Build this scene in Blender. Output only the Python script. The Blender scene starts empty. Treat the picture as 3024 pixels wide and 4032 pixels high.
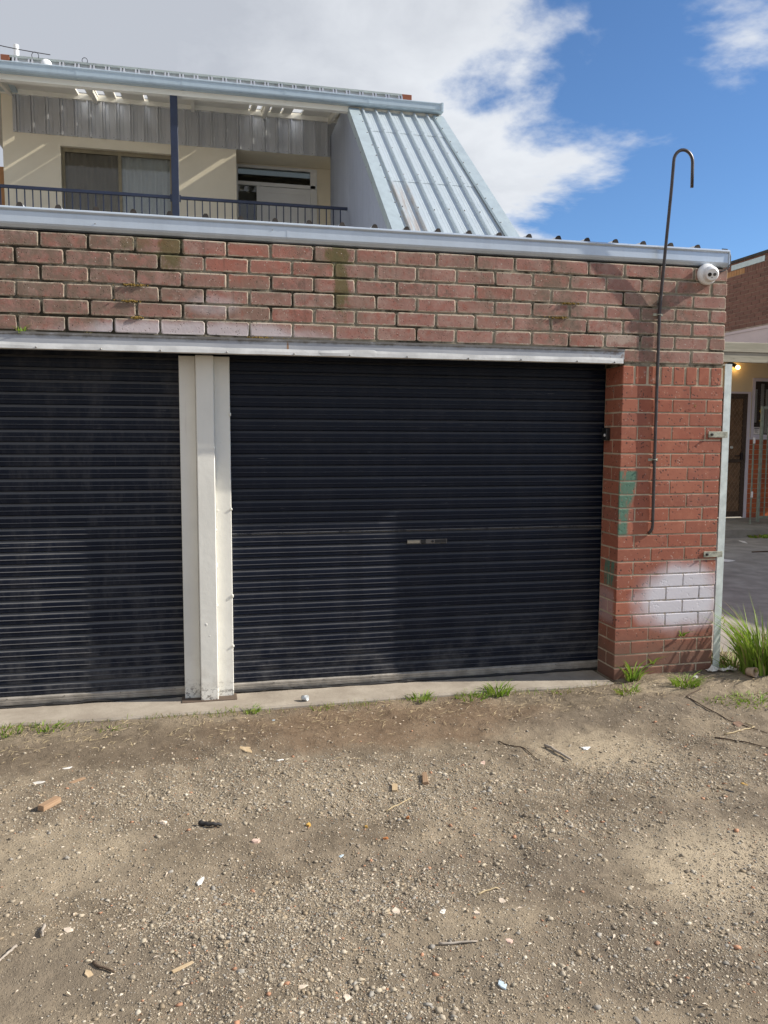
import bpy, math, random
import numpy as np
from mathutils import Vector, Matrix

S = bpy.context.scene
COL = S.collection
rnd = random.Random(7)

# ------------------------------------------------------------------ camera
YAW, PITCH, ROLL = 0.225124, -0.0940318, 0.00366648
cy_, sy_, cp_, sp_ = math.cos(YAW), math.sin(YAW), math.cos(PITCH), math.sin(PITCH)
fw = Vector((sy_*cp_, cy_*cp_, sp_)); rt = Vector((cy_, -sy_, 0)); up = rt.cross(fw)
c_, s_ = math.cos(ROLL), math.sin(ROLL)
rt2 = rt*c_ + up*s_; up2 = up*c_ - rt*s_
cam_d = bpy.data.cameras.new('camera')
cam = bpy.data.objects.new('camera', cam_d); COL.objects.link(cam)
cam_d.sensor_fit = 'HORIZONTAL'; cam_d.sensor_width = 36.0; cam_d.lens = 36.0*3200/3024
cam_d.clip_start = 0.05; cam_d.clip_end = 2000
M4 = Matrix(((rt2.x, up2.x, -fw.x, -3.2935), (rt2.y, up2.y, -fw.y, -4.6446), (rt2.z, up2.z, -fw.z, 1.562), (0, 0, 0, 1)))
cam.matrix_world = M4
S.camera = cam

# ------------------------------------------------------------------ sky, sun, exposure
SUN = Vector((5.6, -1.0, 3.73)).normalized()
W = bpy.data.worlds.new('World'); S.world = W; W.use_nodes = True
wn = W.node_tree; wn.nodes.clear()
def wnode(t, **k):
    n = wn.nodes.new(t)
    for a, b in k.items(): setattr(n, a, b)
    return n
def wl(a, b): wn.links.new(a, b)
def wval(x, sock):
    if isinstance(x, (int, float)): sock.default_value = x
    else: wl(x, sock)
def wmath(op, a, b=0.0, clamp=False):
    n = wnode('ShaderNodeMath', operation=op, use_clamp=clamp); wval(a, n.inputs[0]); wval(b, n.inputs[1]); return n.outputs[0]
sky = wnode('ShaderNodeTexSky', sky_type='NISHITA')
sky.sun_disc = False; sky.sun_elevation = math.asin(SUN.z); sky.sun_rotation = math.atan2(SUN.x, SUN.y)
sky.air_density = 0.85; sky.dust_density = 0.0; sky.ozone_density = 3.2
tc = wnode('ShaderNodeTexCoord')
sep = wnode('ShaderNodeSeparateXYZ'); wl(tc.outputs['Generated'], sep.inputs[0])
den = wmath('ADD', wmath('MAXIMUM', sep.outputs[2], 0.0), 0.22)
px = wmath('DIVIDE', sep.outputs[0], den); py = wmath('DIVIDE', sep.outputs[1], den)
cmb = wnode('ShaderNodeCombineXYZ'); wl(px, cmb.inputs[0]); wl(py, cmb.inputs[1])
def wnoise(scale, detail, rough, dist=0.0, off=(0, 0, 0)):
    mp = wnode('ShaderNodeMapping'); mp.inputs['Location'].default_value = off
    wl(cmb.outputs[0], mp.inputs['Vector'])
    n = wnode('ShaderNodeTexNoise'); n.inputs['Scale'].default_value = scale; n.inputs['Detail'].default_value = detail
    n.inputs['Roughness'].default_value = rough; n.inputs['Distortion'].default_value = dist
    wl(mp.outputs[0], n.inputs['Vector']); return n.outputs['Fac']
EDGE = math.radians(28.0)                       # the cloud bank lies to the left of this bearing
side = wmath('SUBTRACT', wmath('MULTIPLY', sep.outputs[0], math.cos(EDGE)), wmath('MULTIPLY', sep.outputs[1], math.sin(EDGE)))
n1 = wnoise(1.15, 9.0, 0.56, 0.25, (3.1, 1.7, 0.0)); n2 = wnoise(3.0, 6.0, 0.6, 0.3, (0.4, 5.0, 2.0))
shape = wmath('ADD', wmath('MULTIPLY', wmath('SUBTRACT', n1, 0.5), 0.95), wmath('MULTIPLY', wmath('SUBTRACT', n2, 0.5), 0.22))
lowfade = wmath('MULTIPLY', wmath('SUBTRACT', 0.36, sep.outputs[2]), wmath('MULTIPLY', wmath('ADD', side, 0.22, True), 4.2))    # the bank stops short of the horizon on the right
lowfade = wmath('MAXIMUM', lowfade, 0.0)
dens = wmath('SUBTRACT', wmath('SUBTRACT', shape, wmath('MULTIPLY', side, 1.0)), lowfade)
def wdot(v):
    n = wnode('ShaderNodeVectorMath', operation='DOT_PRODUCT'); wl(tc.outputs['Generated'], n.inputs[0]); n.inputs[1].default_value = v; return n.outputs['Value']
def wstep(x, a, b):
    n = wnode('ShaderNodeMapRange', interpolation_type='SMOOTHSTEP'); wl(x, n.inputs[0]); n.inputs[1].default_value = a; n.inputs[2].default_value = b; return n.outputs[0]
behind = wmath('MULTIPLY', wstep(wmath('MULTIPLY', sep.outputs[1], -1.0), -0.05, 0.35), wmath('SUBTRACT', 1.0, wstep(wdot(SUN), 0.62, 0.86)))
fill_cloud = wmath('SUBTRACT', wmath('ADD', wmath('MULTIPLY', shape, 1.0), 0.22), wmath('MULTIPLY', wmath('SUBTRACT', 1.0, behind), 2.0))  # unseen clouds behind the camera, added to lift the fill light
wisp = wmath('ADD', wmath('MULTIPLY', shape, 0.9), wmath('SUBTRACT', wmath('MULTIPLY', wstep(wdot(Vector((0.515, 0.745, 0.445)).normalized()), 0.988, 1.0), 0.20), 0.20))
dens = wmath('MAXIMUM', wmath('MAXIMUM', dens, fill_cloud), wisp)
mr = wnode('ShaderNodeMapRange', interpolation_type='SMOOTHSTEP'); wl(dens, mr.inputs[0])
mr.inputs[1].default_value = -0.022; mr.inputs[2].default_value = 0.062; mr.inputs[3].default_value = 0.0; mr.inputs[4].default_value = 1.0
cr = wnode('ShaderNodeValToRGB')                  # thin bright rim, greyer thick body
dr = wmath('ADD', wmath('MULTIPLY', dens, 0.9), wmath('MULTIPLY', wmath('SUBTRACT', n2, 0.5), 0.5), True); wl(dr, cr.inputs[0])
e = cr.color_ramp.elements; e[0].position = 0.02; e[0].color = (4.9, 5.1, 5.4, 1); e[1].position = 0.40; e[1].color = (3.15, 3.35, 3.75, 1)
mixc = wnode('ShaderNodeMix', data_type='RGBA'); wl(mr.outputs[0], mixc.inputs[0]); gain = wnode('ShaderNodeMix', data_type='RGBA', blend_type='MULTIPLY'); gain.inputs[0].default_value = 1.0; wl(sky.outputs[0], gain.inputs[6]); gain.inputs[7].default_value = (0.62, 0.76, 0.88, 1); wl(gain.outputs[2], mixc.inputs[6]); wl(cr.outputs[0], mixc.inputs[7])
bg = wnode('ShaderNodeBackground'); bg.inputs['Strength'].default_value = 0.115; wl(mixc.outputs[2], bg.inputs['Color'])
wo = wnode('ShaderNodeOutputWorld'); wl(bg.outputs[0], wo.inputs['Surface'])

sd = bpy.data.lights.new('sun', 'SUN'); sd.energy = 5.0; sd.angle = math.radians(0.55); sd.color = (1.0, 0.94, 0.84)
sun = bpy.data.objects.new('sun', sd); COL.objects.link(sun)
sun.rotation_euler = SUN.to_track_quat('Z', 'Y').to_euler(); sun.location = (20, -6, 18)
S.view_settings.view_transform = 'Standard'; S.view_settings.look = 'None'; S.view_settings.gamma = 1.0
S.view_settings.use_curve_mapping = False; S.view_settings.exposure = 0.55
S.render.engine = 'CYCLES'

# ------------------------------------------------------------------ node helpers
class G:
    def __init__(s, name):
        s.m = bpy.data.materials.new(name); s.m.use_nodes = True
        s.t = s.m.node_tree; s.b = s.t.nodes['Principled BSDF']; s._pos = None
    def n(s, t, **k):
        x = s.t.nodes.new(t)
        for a, b in k.items(): setattr(x, a, b)
        return x
    def put(s, v, sock):
        if v is None: return
        if isinstance(v, (int, float)): sock.default_value = v
        elif isinstance(v, tuple): sock.default_value = (*v, 1.0) if len(sock.default_value) == 4 and len(v) == 3 else v
        else: s.t.links.new(v, sock)
    def pos(s):
        if s._pos is None: s._pos = s.n('ShaderNodeNewGeometry').outputs['Position']
        return s._pos
    def xyz(s, v=None):
        x = s.n('ShaderNodeSeparateXYZ'); s.put(v or s.pos(), x.inputs[0]); return x.outputs
    def gen(s): return s.n('ShaderNodeTexCoord').outputs['Generated']
    def obj(s): return s.n('ShaderNodeTexCoord').outputs['Object']
    def rand(s): return s.n('ShaderNodeObjectInfo').outputs['Random']
    def attr(s, nm): return s.n('ShaderNodeAttribute', attribute_name=nm).outputs['Color']
    def mapv(s, v, scale=(1, 1, 1), loc=(0, 0, 0)):
        x = s.n('ShaderNodeMapping'); s.put(v, x.inputs[0]); x.inputs['Scale'].default_value = scale
        s.put(loc, x.inputs['Location']); return x.outputs[0]
    def noise(s, scale, detail=4, rough=0.55, v=None, dist=0.0):
        x = s.n('ShaderNodeTexNoise'); s.put(v or s.pos(), x.inputs['Vector'])
        x.inputs['Scale'].default_value = scale; x.inputs['Detail'].default_value = detail
        x.inputs['Roughness'].default_value = rough; x.inputs['Distortion'].default_value = dist
        return x.outputs['Fac']
    def voro(s, scale, v=None, feature='F1', out='Distance'):
        x = s.n('ShaderNodeTexVoronoi', feature=feature); s.put(v or s.pos(), x.inputs['Vector'])
        x.inputs['Scale'].default_value = scale; return x.outputs[out]
    def math(s, op, a, b=0.0, clamp=False):
        x = s.n('ShaderNodeMath', operation=op, use_clamp=clamp); s.put(a, x.inputs[0]); s.put(b, x.inputs[1]); return x.outputs[0]
    def mul(s, *a):
        r = a[0]
        for q in a[1:]: r = s.math('MULTIPLY', r, q)
        return r
    def step(s, v, a, b):                      # smoothstep, works for a > b too
        x = s.n('ShaderNodeMapRange', interpolation_type='SMOOTHSTEP'); s.put(v, x.inputs[0])
        if a <= b: lo, hi, p, q = a, b, 0.0, 1.0
        else: lo, hi, p, q = b, a, 1.0, 0.0
        x.inputs[1].default_value = lo; x.inputs[2].default_value = hi; x.inputs[3].default_value = p; x.inputs[4].default_value = q
        return x.outputs[0]
    def mix(s, f, a, b):
        x = s.n('ShaderNodeMix', data_type='RGBA'); s.put(f, x.inputs[0]); s.put(a, x.inputs[6]); s.put(b, x.inputs[7]); return x.outputs[2]
    def ramp(s, f, stops):
        x = s.n('ShaderNodeValToRGB'); s.put(f, x.inputs[0]); el = x.color_ramp.elements
        while len(el) < len(stops): el.new(0.5)
        for q, (p, c) in zip(el, stops): q.position = p; q.color = (*c, 1)
        return x.outputs[0]
    def box(s, comp, lo, hi, soft):            # 1 inside [lo, hi] along a component
        return s.math('MULTIPLY', s.step(comp, lo-soft, lo+soft), s.step(comp, hi+soft, hi-soft))
    def blob(s, P, x, z, rx, rz, j=None, axes=(0, 2)):   # soft ellipse in two world axes, 1 at its middle
        a = s.math('DIVIDE', s.math('SUBTRACT', P[axes[0]], x), rx); b = s.math('DIVIDE', s.math('SUBTRACT', P[axes[1]], z), rz)
        d = s.math('SQRT', s.math('ADD', s.math('MULTIPLY', a, a), s.math('MULTIPLY', b, b)))
        if j is not None: d = s.math('ADD', d, j)
        return s.step(d, 1.15, 0.55)
    def bump(s, h, strength=0.5, dist=0.01, nrm=None):
        x = s.n('ShaderNodeBump'); s.put(h, x.inputs['Height']); x.inputs['Strength'].default_value = strength; x.inputs['Distance'].default_value = dist
        if nrm: s.put(nrm, x.inputs['Normal'])
        return x.outputs[0]
    def done(s, color=None, rough=None, metal=None, nrm=None, spec=None):
        s.put(color, s.b.inputs['Base Color']); s.put(rough, s.b.inputs['Roughness']); s.put(metal, s.b.inputs['Metallic'])
        s.put(nrm, s.b.inputs['Normal']); s.put(spec, s.b.inputs['Specular IOR Level'])
        return s.m

def plain(name, col, rough=0.6, metal=0.0, var=0.15, scale=9.0, bump=0.15, bscale=60, bdist=0.002, spec=None):
    g = G(name); f = g.noise(scale, 5, 0.6)
    c = g.mix(g.step(f, 0.3, 0.7), tuple(x*(1-var) for x in col), tuple(min(1, x*(1+var)) for x in col))
    r = g.math('ADD', g.mul(g.noise(scale*2.3, 3), 0.16), rough-0.08)
    return g.done(c, r, metal, g.bump(g.noise(bscale, 4), bump, bdist), spec)

# ------------------------------------------------------------------ materials
def mk_brick_old():
    g = G('old_brick'); P = g.xyz(); gen = g.gen(); ob = g.obj(); R = g.rand()
    off = g.n('ShaderNodeCombineXYZ'); g.put(g.mul(R, 37.0), off.inputs[0]); g.put(g.mul(R, 91.0), off.inputs[2])
    va = g.n('ShaderNodeVectorMath', operation='ADD'); g.put(ob, va.inputs[0]); g.put(off.outputs[0], va.inputs[1]); v = va.outputs[0]
    base = g.ramp(R, [(0.0, (0.33, 0.165, 0.135)), (0.22, (0.285, 0.16, 0.13)), (0.42, (0.36, 0.175, 0.142)), (0.62, (0.26, 0.16, 0.125)), (0.82, (0.34, 0.145, 0.112)), (1.0, (0.30, 0.18, 0.148))])
    base = g.mix(g.mul(g.step(g.noise(11, 5, 0.65, v), 0.42, 0.68), 0.6), base, (0.39, 0.265, 0.22))
    base = g.mix(g.mul(g.step(g.noise(26, 4, 0.6, v), 0.5, 0.72), 0.5), base, (0.30, 0.085, 0.055))
    base = g.mix(g.mul(g.blob(P, -2.95, 2.50, 0.40, 0.13, g.mul(g.math('SUBTRACT', g.noise(5, 4, 0.6), 0.5), 1.4)), 0.42), base, (0.40, 0.125, 0.085))
    # lime haze along the arrises
    G3 = g.xyz(gen)
    ex = g.mul(g.math('SUBTRACT', 0.5, g.math('ABSOLUTE', g.math('SUBTRACT', G3[0], 0.5))), 0.23)
    ez = g.mul(g.math('SUBTRACT', 0.5, g.math('ABSOLUTE', g.math('SUBTRACT', G3[2], 0.5))), 0.076)
    ed = g.math('ADD', g.math('MINIMUM', ex, ez), g.mul(g.math('SUBTRACT', g.noise(30, 5, 0.7, v), 0.5), 0.030))
    base = g.mix(g.mul(g.step(ed, 0.0115, 0.003), 0.85), base, (0.42, 0.36, 0.28))
    # grey-brown lichen film, heaviest in broad patches down the wall
    lich = g.step(g.noise(1.3, 4, 0.6, g.mapv(g.pos(), (1, 1, 0.7))), 0.46, 0.66)
    lich = g.math('MAXIMUM', lich, g.blob(P, -3.9, 2.42, 0.55, 0.4)); lich = g.math('MAXIMUM', lich, g.blob(P, -1.17, 2.35, 0.20, 0.35))
    base = g.mix(g.mul(lich, g.step(g.noise(14, 6, 0.7), 0.34, 0.60), 0.75), base, (0.17, 0.135, 0.098))
    gm = g.mul(g.step(g.noise(3.2, 6, 0.72), 0.50, 0.64), g.step(g.noise(30, 5, 0.7), 0.40, 0.62)); base = g.mix(g.mul(gm, 0.6), base, (0.11, 0.088, 0.068))
    # dark run-down streaks
    st = g.step(g.noise(1.0, 5, 0.6, g.mapv(g.pos(), (14, 1, 1.1))), 0.58, 0.76)
    base = g.mix(g.mul(st, g.step(P[2], 2.05, 2.4), 0.7), base, (0.075, 0.062, 0.048))
    # moss
    j = g.mul(g.math('SUBTRACT', g.noise(17, 6, 0.72, g.mapv(g.pos(), (1, 1, 0.45))), 0.5), 2.6)
    ms = g.math('MAXIMUM', g.blob(P, -3.42, 2.555, 0.075, 0.12, j), g.math('MAXIMUM', g.blob(P, -2.50, 2.57, 0.075, 0.07, j), g.blob(P, -2.485, 2.40, 0.05, 0.19, j)))
    ms = g.math('MAXIMUM', ms, g.mul(g.blob(P, -3.60, 2.59, 0.09, 0.04, j), 0.6))
    base = g.mix(g.mul(ms, 0.72), base, g.mix(g.noise(40, 3), (0.075, 0.08, 0.022), (0.12, 0.11, 0.035)))
    # white overspray above the lintel
    ov = g.mul(g.blob(P, -3.25, 2.11, 0.75, 0.075, g.mul(g.math('SUBTRACT', g.noise(6, 3), 0.5), 0.8)), 0.7)
    ov = g.math('MAXIMUM', ov, g.mul(g.blob(P, -3.2, 2.27, 0.16, 0.06), 0.3))
    base = g.mix(ov, base, (0.60, 0.56, 0.58))
    base = g.mix(g.mul(g.blob(P, -0.74, 2.17, 0.14, 0.045, j), 0.5), base, (0.5, 0.42, 0.35))
    pits = g.step(g.voro(85, v), 0.31, 0.21); pm = g.step(g.noise(35, 2, 0.5, v), 0.5, 0.62)
    pit = g.mul(pits, pm)
    base = g.mix(g.mul(pit, 0.75), base, (0.07, 0.05, 0.04))
    wf_ = g.mul(g.step(g.voro(70, v), 0.22, 0.16), g.step(g.noise(20, 2, 0.5, v), 0.55, 0.62)); base = g.mix(wf_, base, (0.5, 0.42, 0.36))
    h = g.math('SUBTRACT', g.math('ADD', g.mul(g.noise(60, 5, 0.65, v), 0.5), g.mul(g.noise(14, 3, 0.5, v), 0.6)), g.mul(pit, 0.9))
    return g.done(base, 0.88, 0.0, g.bump(h, 0.55, 0.004), 0.25)

def mk_brick_red():
    g = G('red_brick'); P = g.xyz(); gen = g.gen(); ob = g.obj(); R = g.rand()
    off = g.n('ShaderNodeCombineXYZ'); g.put(g.mul(R, 53.0), off.inputs[0]); g.put(g.mul(R, 71.0), off.inputs[2])
    va = g.n('ShaderNodeVectorMath', operation='ADD'); g.put(ob, va.inputs[0]); g.put(off.outputs[0], va.inputs[1]); v = va.outputs[0]
    base = g.ramp(R, [(0.0, (0.33, 0.112, 0.07)), (0.3, (0.285, 0.10, 0.064)), (0.55, (0.36, 0.13, 0.08)), (0.8, (0.31, 0.098, 0.06)), (1.0, (0.275, 0.105, 0.072))])
    base = g.mix(g.mul(g.step(g.noise(16, 5, 0.65, v), 0.45, 0.7), 0.5), base, (0.42, 0.165, 0.10))
    ir = g.mul(g.step(g.voro(52, v), 0.36, 0.26), g.step(g.noise(23, 2, 0.5, v), 0.50, 0.60))
    big = g.mul(g.step(g.noise(17, 3, 0.5, v), 0.69, 0.75), 0.75)
    ir = g.math('MAXIMUM', ir, big)
    base = g.mix(g.mul(ir, 0.78), base, (0.05, 0.032, 0.03))
    wsp = g.mul(g.step(g.voro(60, g.mapv(v, (1, 1, 1), (3, 1, 2))), 0.27, 0.20), g.step(g.noise(19, 2, 0.5, v), 0.54, 0.62)); base = g.mix(g.mul(wsp, 0.6), base, (0.62, 0.46, 0.38))
    # lower courses are browner and dirty
    base = g.mix(g.mul(g.step(g.math('ADD', P[2], g.mul(g.noise(5, 4), 0.25)), 0.52, 0.26), 0.75), base, (0.165, 0.10, 0.072))
    # soft white spray patch
    j = g.mul(g.math('SUBTRACT', g.noise(4, 3, 0.5), 0.5), 0.7)
    sp = g.mul(g.blob(P, -0.25, 0.52, 0.34, 0.24, j), g.step(P[1], 0.03, 0.0), 0.96)
    sp = g.math('MAXIMUM', sp, g.mul(g.blob(P, -0.71, 0.47, 0.12, 0.12, j), g.step(P[1], 0.02, 0.05), 0.25))
    base = g.mix(sp, base, (0.64, 0.62, 0.66))
    # green paint scraped on the arris and down the reveal
    jg = g.mul(g.math('SUBTRACT', g.noise(30, 5, 0.7, g.mapv(g.pos(), (1, 1, 0.25))), 0.5), 1.5)
    gr = g.mul(g.box(P[2], 0.93, 1.345, 0.01), g.step(g.math('SUBTRACT', P[0], g.mul(g.step(P[2], 1.05, 1.25), 0.055)), -0.635, -0.66), g.step(P[1], 0.02, -0.001))
    gr = g.mul(gr, g.step(g.noise(18, 5, 0.7, g.mapv(g.pos(), (1, 1, 0.4))), 0.36, 0.46))
    g2 = g.mul(g.box(P[2], 0.60, 0.765, 0.012), g.box(P[1], 0.035, 0.165, 0.008), g.step(g.noise(26, 5, 0.7, g.mapv(g.pos(), (1, 2.5, 0.35))), 0.40, 0.50))
    base = g.mix(g.mul(g.math('MAXIMUM', gr, g2), 0.9), base, g.mix(g.noise(50, 3), (0.045, 0.14, 0.095), (0.10, 0.24, 0.18)))
    # a few pale scuffs and lime on the soldier course
    li = g.mul(g.step(g.noise(9, 6, 0.7), 0.60, 0.72), g.box(P[2], 1.84, 2.0, 0.03), 0.6)
    base = g.mix(li, base, (0.62, 0.52, 0.47))
    h = g.math('SUBTRACT', g.mul(g.noise(70, 5, 0.6, v), 0.4), g.mul(ir, 0.6))
    return g.done(base, g.math('SUBTRACT', 0.8, g.mul(sp, 0.2)), 0.0, g.bump(h, 0.5, 0.003), 0.3)

def mk_mortar(name, c1, c2, dark):
    g = G(name); P = g.xyz()
    c = g.mix(g.step(g.noise(9, 6, 0.65), 0.35, 0.65), c1, c2)
    jm = g.mul(g.math('SUBTRACT', g.noise(17, 6, 0.72), 0.5), 2.6)
    c = g.mix(g.mul(g.blob(P, -0.25, 0.52, 0.34, 0.24, g.mul(g.math('SUBTRACT', g.noise(4, 3, 0.5), 0.5), 0.7)), g.step(P[2], 1.0, 0.9), g.step(g.noise(40, 4, 0.7), 0.35, 0.6)), c, (0.55, 0.53, 0.55))
    mm = g.math('MAXIMUM', g.blob(P, -3.45, 2.55, 0.15, 0.12, jm), g.blob(P, -2.48, 2.45, 0.09, 0.2, jm))
    c = g.mix(g.mul(mm, 0.8), c, (0.07, 0.07, 0.022))
    c = g.mix(g.mul(g.step(g.math('ADD', g.noise(4, 6, 0.7), g.mul(g.step(P[0], -2.6, -3.9), 0.08)), 0.47, 0.60), dark), c, (0.028, 0.024, 0.016))
    return g.done(c, 0.95, 0, g.bump(g.noise(130, 4, 0.7), 0.8, 0.004), 0.1)

def mk_dirt():
    g = G('dirt'); P = g.xyz()
    n1 = g.noise(1.1, 7, 0.62); n2 = g.noise(5.5, 7, 0.68); n3 = g.noise(40, 5, 0.7)
    c = g.mix(g.step(n2, 0.34, 0.66), (0.150, 0.118, 0.083), (0.255, 0.204, 0.145))
    c = g.mix(g.mul(g.step(n1, 0.45, 0.68), 0.8), c, (0.325, 0.262, 0.182))
    # red-brown earth near the doors
    j = g.mul(g.math('SUBTRACT', g.noise(3, 5, 0.6), 0.5), 1.2)
    c = g.mix(g.mul(g.blob(P, -2.35, -0.36, 1.15, 0.36, j, (0, 1)), 0.6), c, (0.17, 0.105, 0.062))
    c = g.mix(g.mul(g.blob(P, -3.7, -0.40, 0.9, 0.30, j, (0, 1)), 0.55), c, (0.135, 0.102, 0.072))
    # paler tan patches
    j = g.math('ADD', j, g.mul(g.math('SUBTRACT', g.noise(22, 6, 0.75), 0.5), 1.6))
    for x, y, rx, ry, a in ((-1.28, -0.95, 0.40, 0.34, 0.75), (-1.52, -2.15, 0.30, 0.42, 0.95), (-1.22, -1.95, 0.22, 0.2, 0.8), (-3.8, -1.5, 0.4, 0.3, 0.5), (-0.55, -0.22, 0.3, 0.10, 0.7), (-2.55, -1.2, 0.8, 0.3, 0.3)):
        c = g.mix(g.mul(g.blob(P, x, y, rx, ry, j, (0, 1)), a), c, (0.41, 0.335, 0.235))
    for x, y, rx, ry, a in ((-2.35, -1.95, 0.75, 0.28, 0.5), (-3.4, -2.25, 0.7, 0.25, 0.5), (-2.0, -2.5, 0.9, 0.25, 0.45), (-1.0, -1.75, 0.7, 0.2, 0.35), (-0.9, -0.5, 0.9, 0.16, 0.4)):
        c = g.mix(g.mul(g.blob(P, x, y, rx, ry, j, (0, 1)), a), c, (0.140, 0.113, 0.086))
    # speckle of grit
    vo = g.n('ShaderNodeTexVoronoi', feature='F1'); g.put(g.pos(), vo.inputs['Vector']); vo.inputs['Scale'].default_value = 165
    cs = g.xyz(vo.outputs['Color'])
    sp = g.mul(g.step(vo.outputs['Distance'], 0.42, 0.22), g.step(cs[0], 0.45, 0.75))
    c = g.mix(g.mul(sp, 0.6), c, g.mix(cs[1], (0.17, 0.135, 0.10), (0.50, 0.42, 0.32)))
    c = g.mix(g.mul(g.step(n3, 0.55, 0.75), 0.45), c, (0.095, 0.072, 0.052))
    h = g.math('ADD', g.math('ADD', g.mul(n3, 0.9), g.mul(g.noise(130, 4, 0.7), 0.5)), g.mul(sp, 0.6))
    return g.done(c, 0.95, 0, g.bump(h, 0.9, 0.008), 0.15)

def mk_gravel():
    g = G('gravel_stone'); a = g.attr('tint')
    c = g.mix(g.mul(g.step(g.noise(160, 4, 0.6), 0.4, 0.7), 0.35), a, (0.16, 0.13, 0.10))
    return g.done(c, 0.85, 0, g.bump(g.noise(400, 3), 0.3, 0.001), 0.3)

def mk_slat():
    g = G('navy_roller_paint'); P = g.xyz()
    up_ = g.xyz(g.n('ShaderNodeNewGeometry').outputs['Normal'])[2]
    c = g.mix(g.noise(3, 3), (0.0045, 0.0075, 0.016), (0.0065, 0.0105, 0.022))
    ft = g.step(P[0], -3.2, -3.35)                         # the left-hand door is older and dustier
    film = g.noise(2.2, 6, 0.7, g.mapv(g.pos(), (4.5, 1, 1.6)))
    dust = g.mul(g.step(film, 0.42, 0.7), g.math('ADD', g.mul(ft, 0.15), 0.04))
    dust = g.math('ADD', dust, g.mul(g.step(up_, 0.30, 0.62), g.math('ADD', g.mul(ft, 0.35), 0.40)))
    dust = g.math('ADD', dust, g.mul(g.step(P[2], 0.55, 0.08), g.step(g.noise(7, 5, 0.7), 0.40, 0.7), 0.30))
    c = g.mix(g.math('MINIMUM', dust, 0.75), c, (0.150, 0.145, 0.142))
    # fine vertical run marks and chalky scratches
    vr = g.mul(g.step(g.noise(1, 6, 0.75, g.mapv(g.pos(), (55, 1, 2.2))), 0.62, 0.8), g.math('ADD', g.mul(ft, 0.30), 0.06))
    c = g.mix(vr, c, (0.15, 0.14, 0.13))
    sc = g.mul(g.step(g.noise(1, 5, 0.7, g.mapv(g.pos(), (7, 1, 190))), 0.64, 0.74), 0.42)
    c = g.mix(sc, c, (0.28, 0.28, 0.28))
    # long rub line at half height of the right-hand door
    rb = g.mul(g.math('SUBTRACT', 1.0, ft), g.math('MAXIMUM', g.box(P[2], 0.9655, 0.968, 0.001), g.box(P[2], 0.9735, 0.9755, 0.001)), g.step(g.noise(9, 5, 0.7, g.mapv(g.pos(), (1, 1, 0.1))), 0.33, 0.52))
    c = g.mix(g.mul(rb, 0.7), c, (0.38, 0.38, 0.38))
    r = g.math('ADD', g.mul(g.noise(20, 4, 0.6), 0.16), g.math('ADD', 0.27, g.mul(g.math('MINIMUM', dust, 0.8), 0.45)))
    return g.done(c, r, 0, g.bump(g.noise(1, 4, 0.6, g.mapv(g.pos(), (30, 1, 8))), 0.14, 0.003), 0.16)

def mk_white_paint(name, tint=(0.80, 0.78, 0.71), chipz=0.12):
    g = G(name); P = g.xyz()
    c = g.mix(g.step(g.noise(2.2, 5, 0.6), 0.35, 0.7), tint, tuple(x*0.90 for x in tint))
    c = g.mix(g.mul(g.step(g.noise(1, 6, 0.7, g.mapv(g.pos(), (38, 38, 1.6))), 0.60, 0.80), 0.28), c, (0.40, 0.34, 0.26))
    chip = g.mul(g.step(g.noise(42, 6, 0.72), 0.52, 0.57), g.step(g.math('ADD', P[2], g.mul(g.noise(9, 3), 0.1)), chipz+0.07, chipz-0.06))
    c = g.mix(g.mul(chip, 0.85), c, (0.10, 0.085, 0.075))
    c = g.mix(g.mul(g.step(P[2], 0.4, 0.0), g.step(g.noise(14, 5, 0.7), 0.45, 0.7), 0.4), c, (0.42, 0.37, 0.30))
    blis = g.step(g.voro(14), 0.16, 0.08)
    h = g.math('ADD', g.mul(g.noise(28, 5, 0.6), 0.5), g.mul(blis, g.step(g.noise(5, 2), 0.52, 0.6)))
    return g.done(c, 0.45, 0, g.bump(h, 0.38, 0.007), 0.4)

def mk_lintel():
    g = G('lintel_paint'); P = g.xyz()
    c = g.mix(g.step(g.noise(3, 5, 0.6, g.mapv(g.pos(), (1, 1, 4))), 0.35, 0.7), (0.46, 0.475, 0.50), (0.36, 0.375, 0.41))
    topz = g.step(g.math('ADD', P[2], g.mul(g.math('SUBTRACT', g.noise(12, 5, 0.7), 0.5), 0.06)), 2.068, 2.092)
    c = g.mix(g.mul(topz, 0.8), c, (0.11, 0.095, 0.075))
    ru = g.mul(g.step(g.noise(1, 6, 0.7, g.mapv(g.pos(), (26, 1, 3))), 0.63, 0.78), 0.6)
    c = g.mix(ru, c, (0.20, 0.14, 0.09))
    rust = g.mul(g.blob(P, -2.79, 2.045, 0.007, 0.045), 0.9)
    c = g.mix(rust, c, (0.30, 0.15, 0.06))
    c = g.mix(g.mul(g.step(P[0], -1.1, -0.72), g.step(g.noise(30, 5, 0.7), 0.52, 0.6), 0.6), c, (0.17, 0.11, 0.075))
    return g.done(c, 0.5, 0, g.bump(g.noise(25, 4, 0.6), 0.2, 0.004), 0.4)

def mk_concrete(name, c1, c2, dark=0.5):
    g = G(name); P = g.xyz()
    c = g.mix(g.step(g.noise(4, 7, 0.65), 0.35, 0.68), c1, c2)
    c = g.mix(g.mul(g.step(g.noise(1.6, 6, 0.7), 0.5, 0.68), dark), c, tuple(x*0.45 for x in c1))
    c = g.mix(g.mul(g.step(g.noise(45, 5, 0.7), 0.58, 0.75), 0.35), c, tuple(x*0.6 for x in c1))
    return g.done(c, 0.9, 0, g.bump(g.math('ADD', g.noise(35, 6, 0.65), g.mul(g.noise(220, 3), 0.5)), 0.4, 0.005), 0.2)

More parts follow.
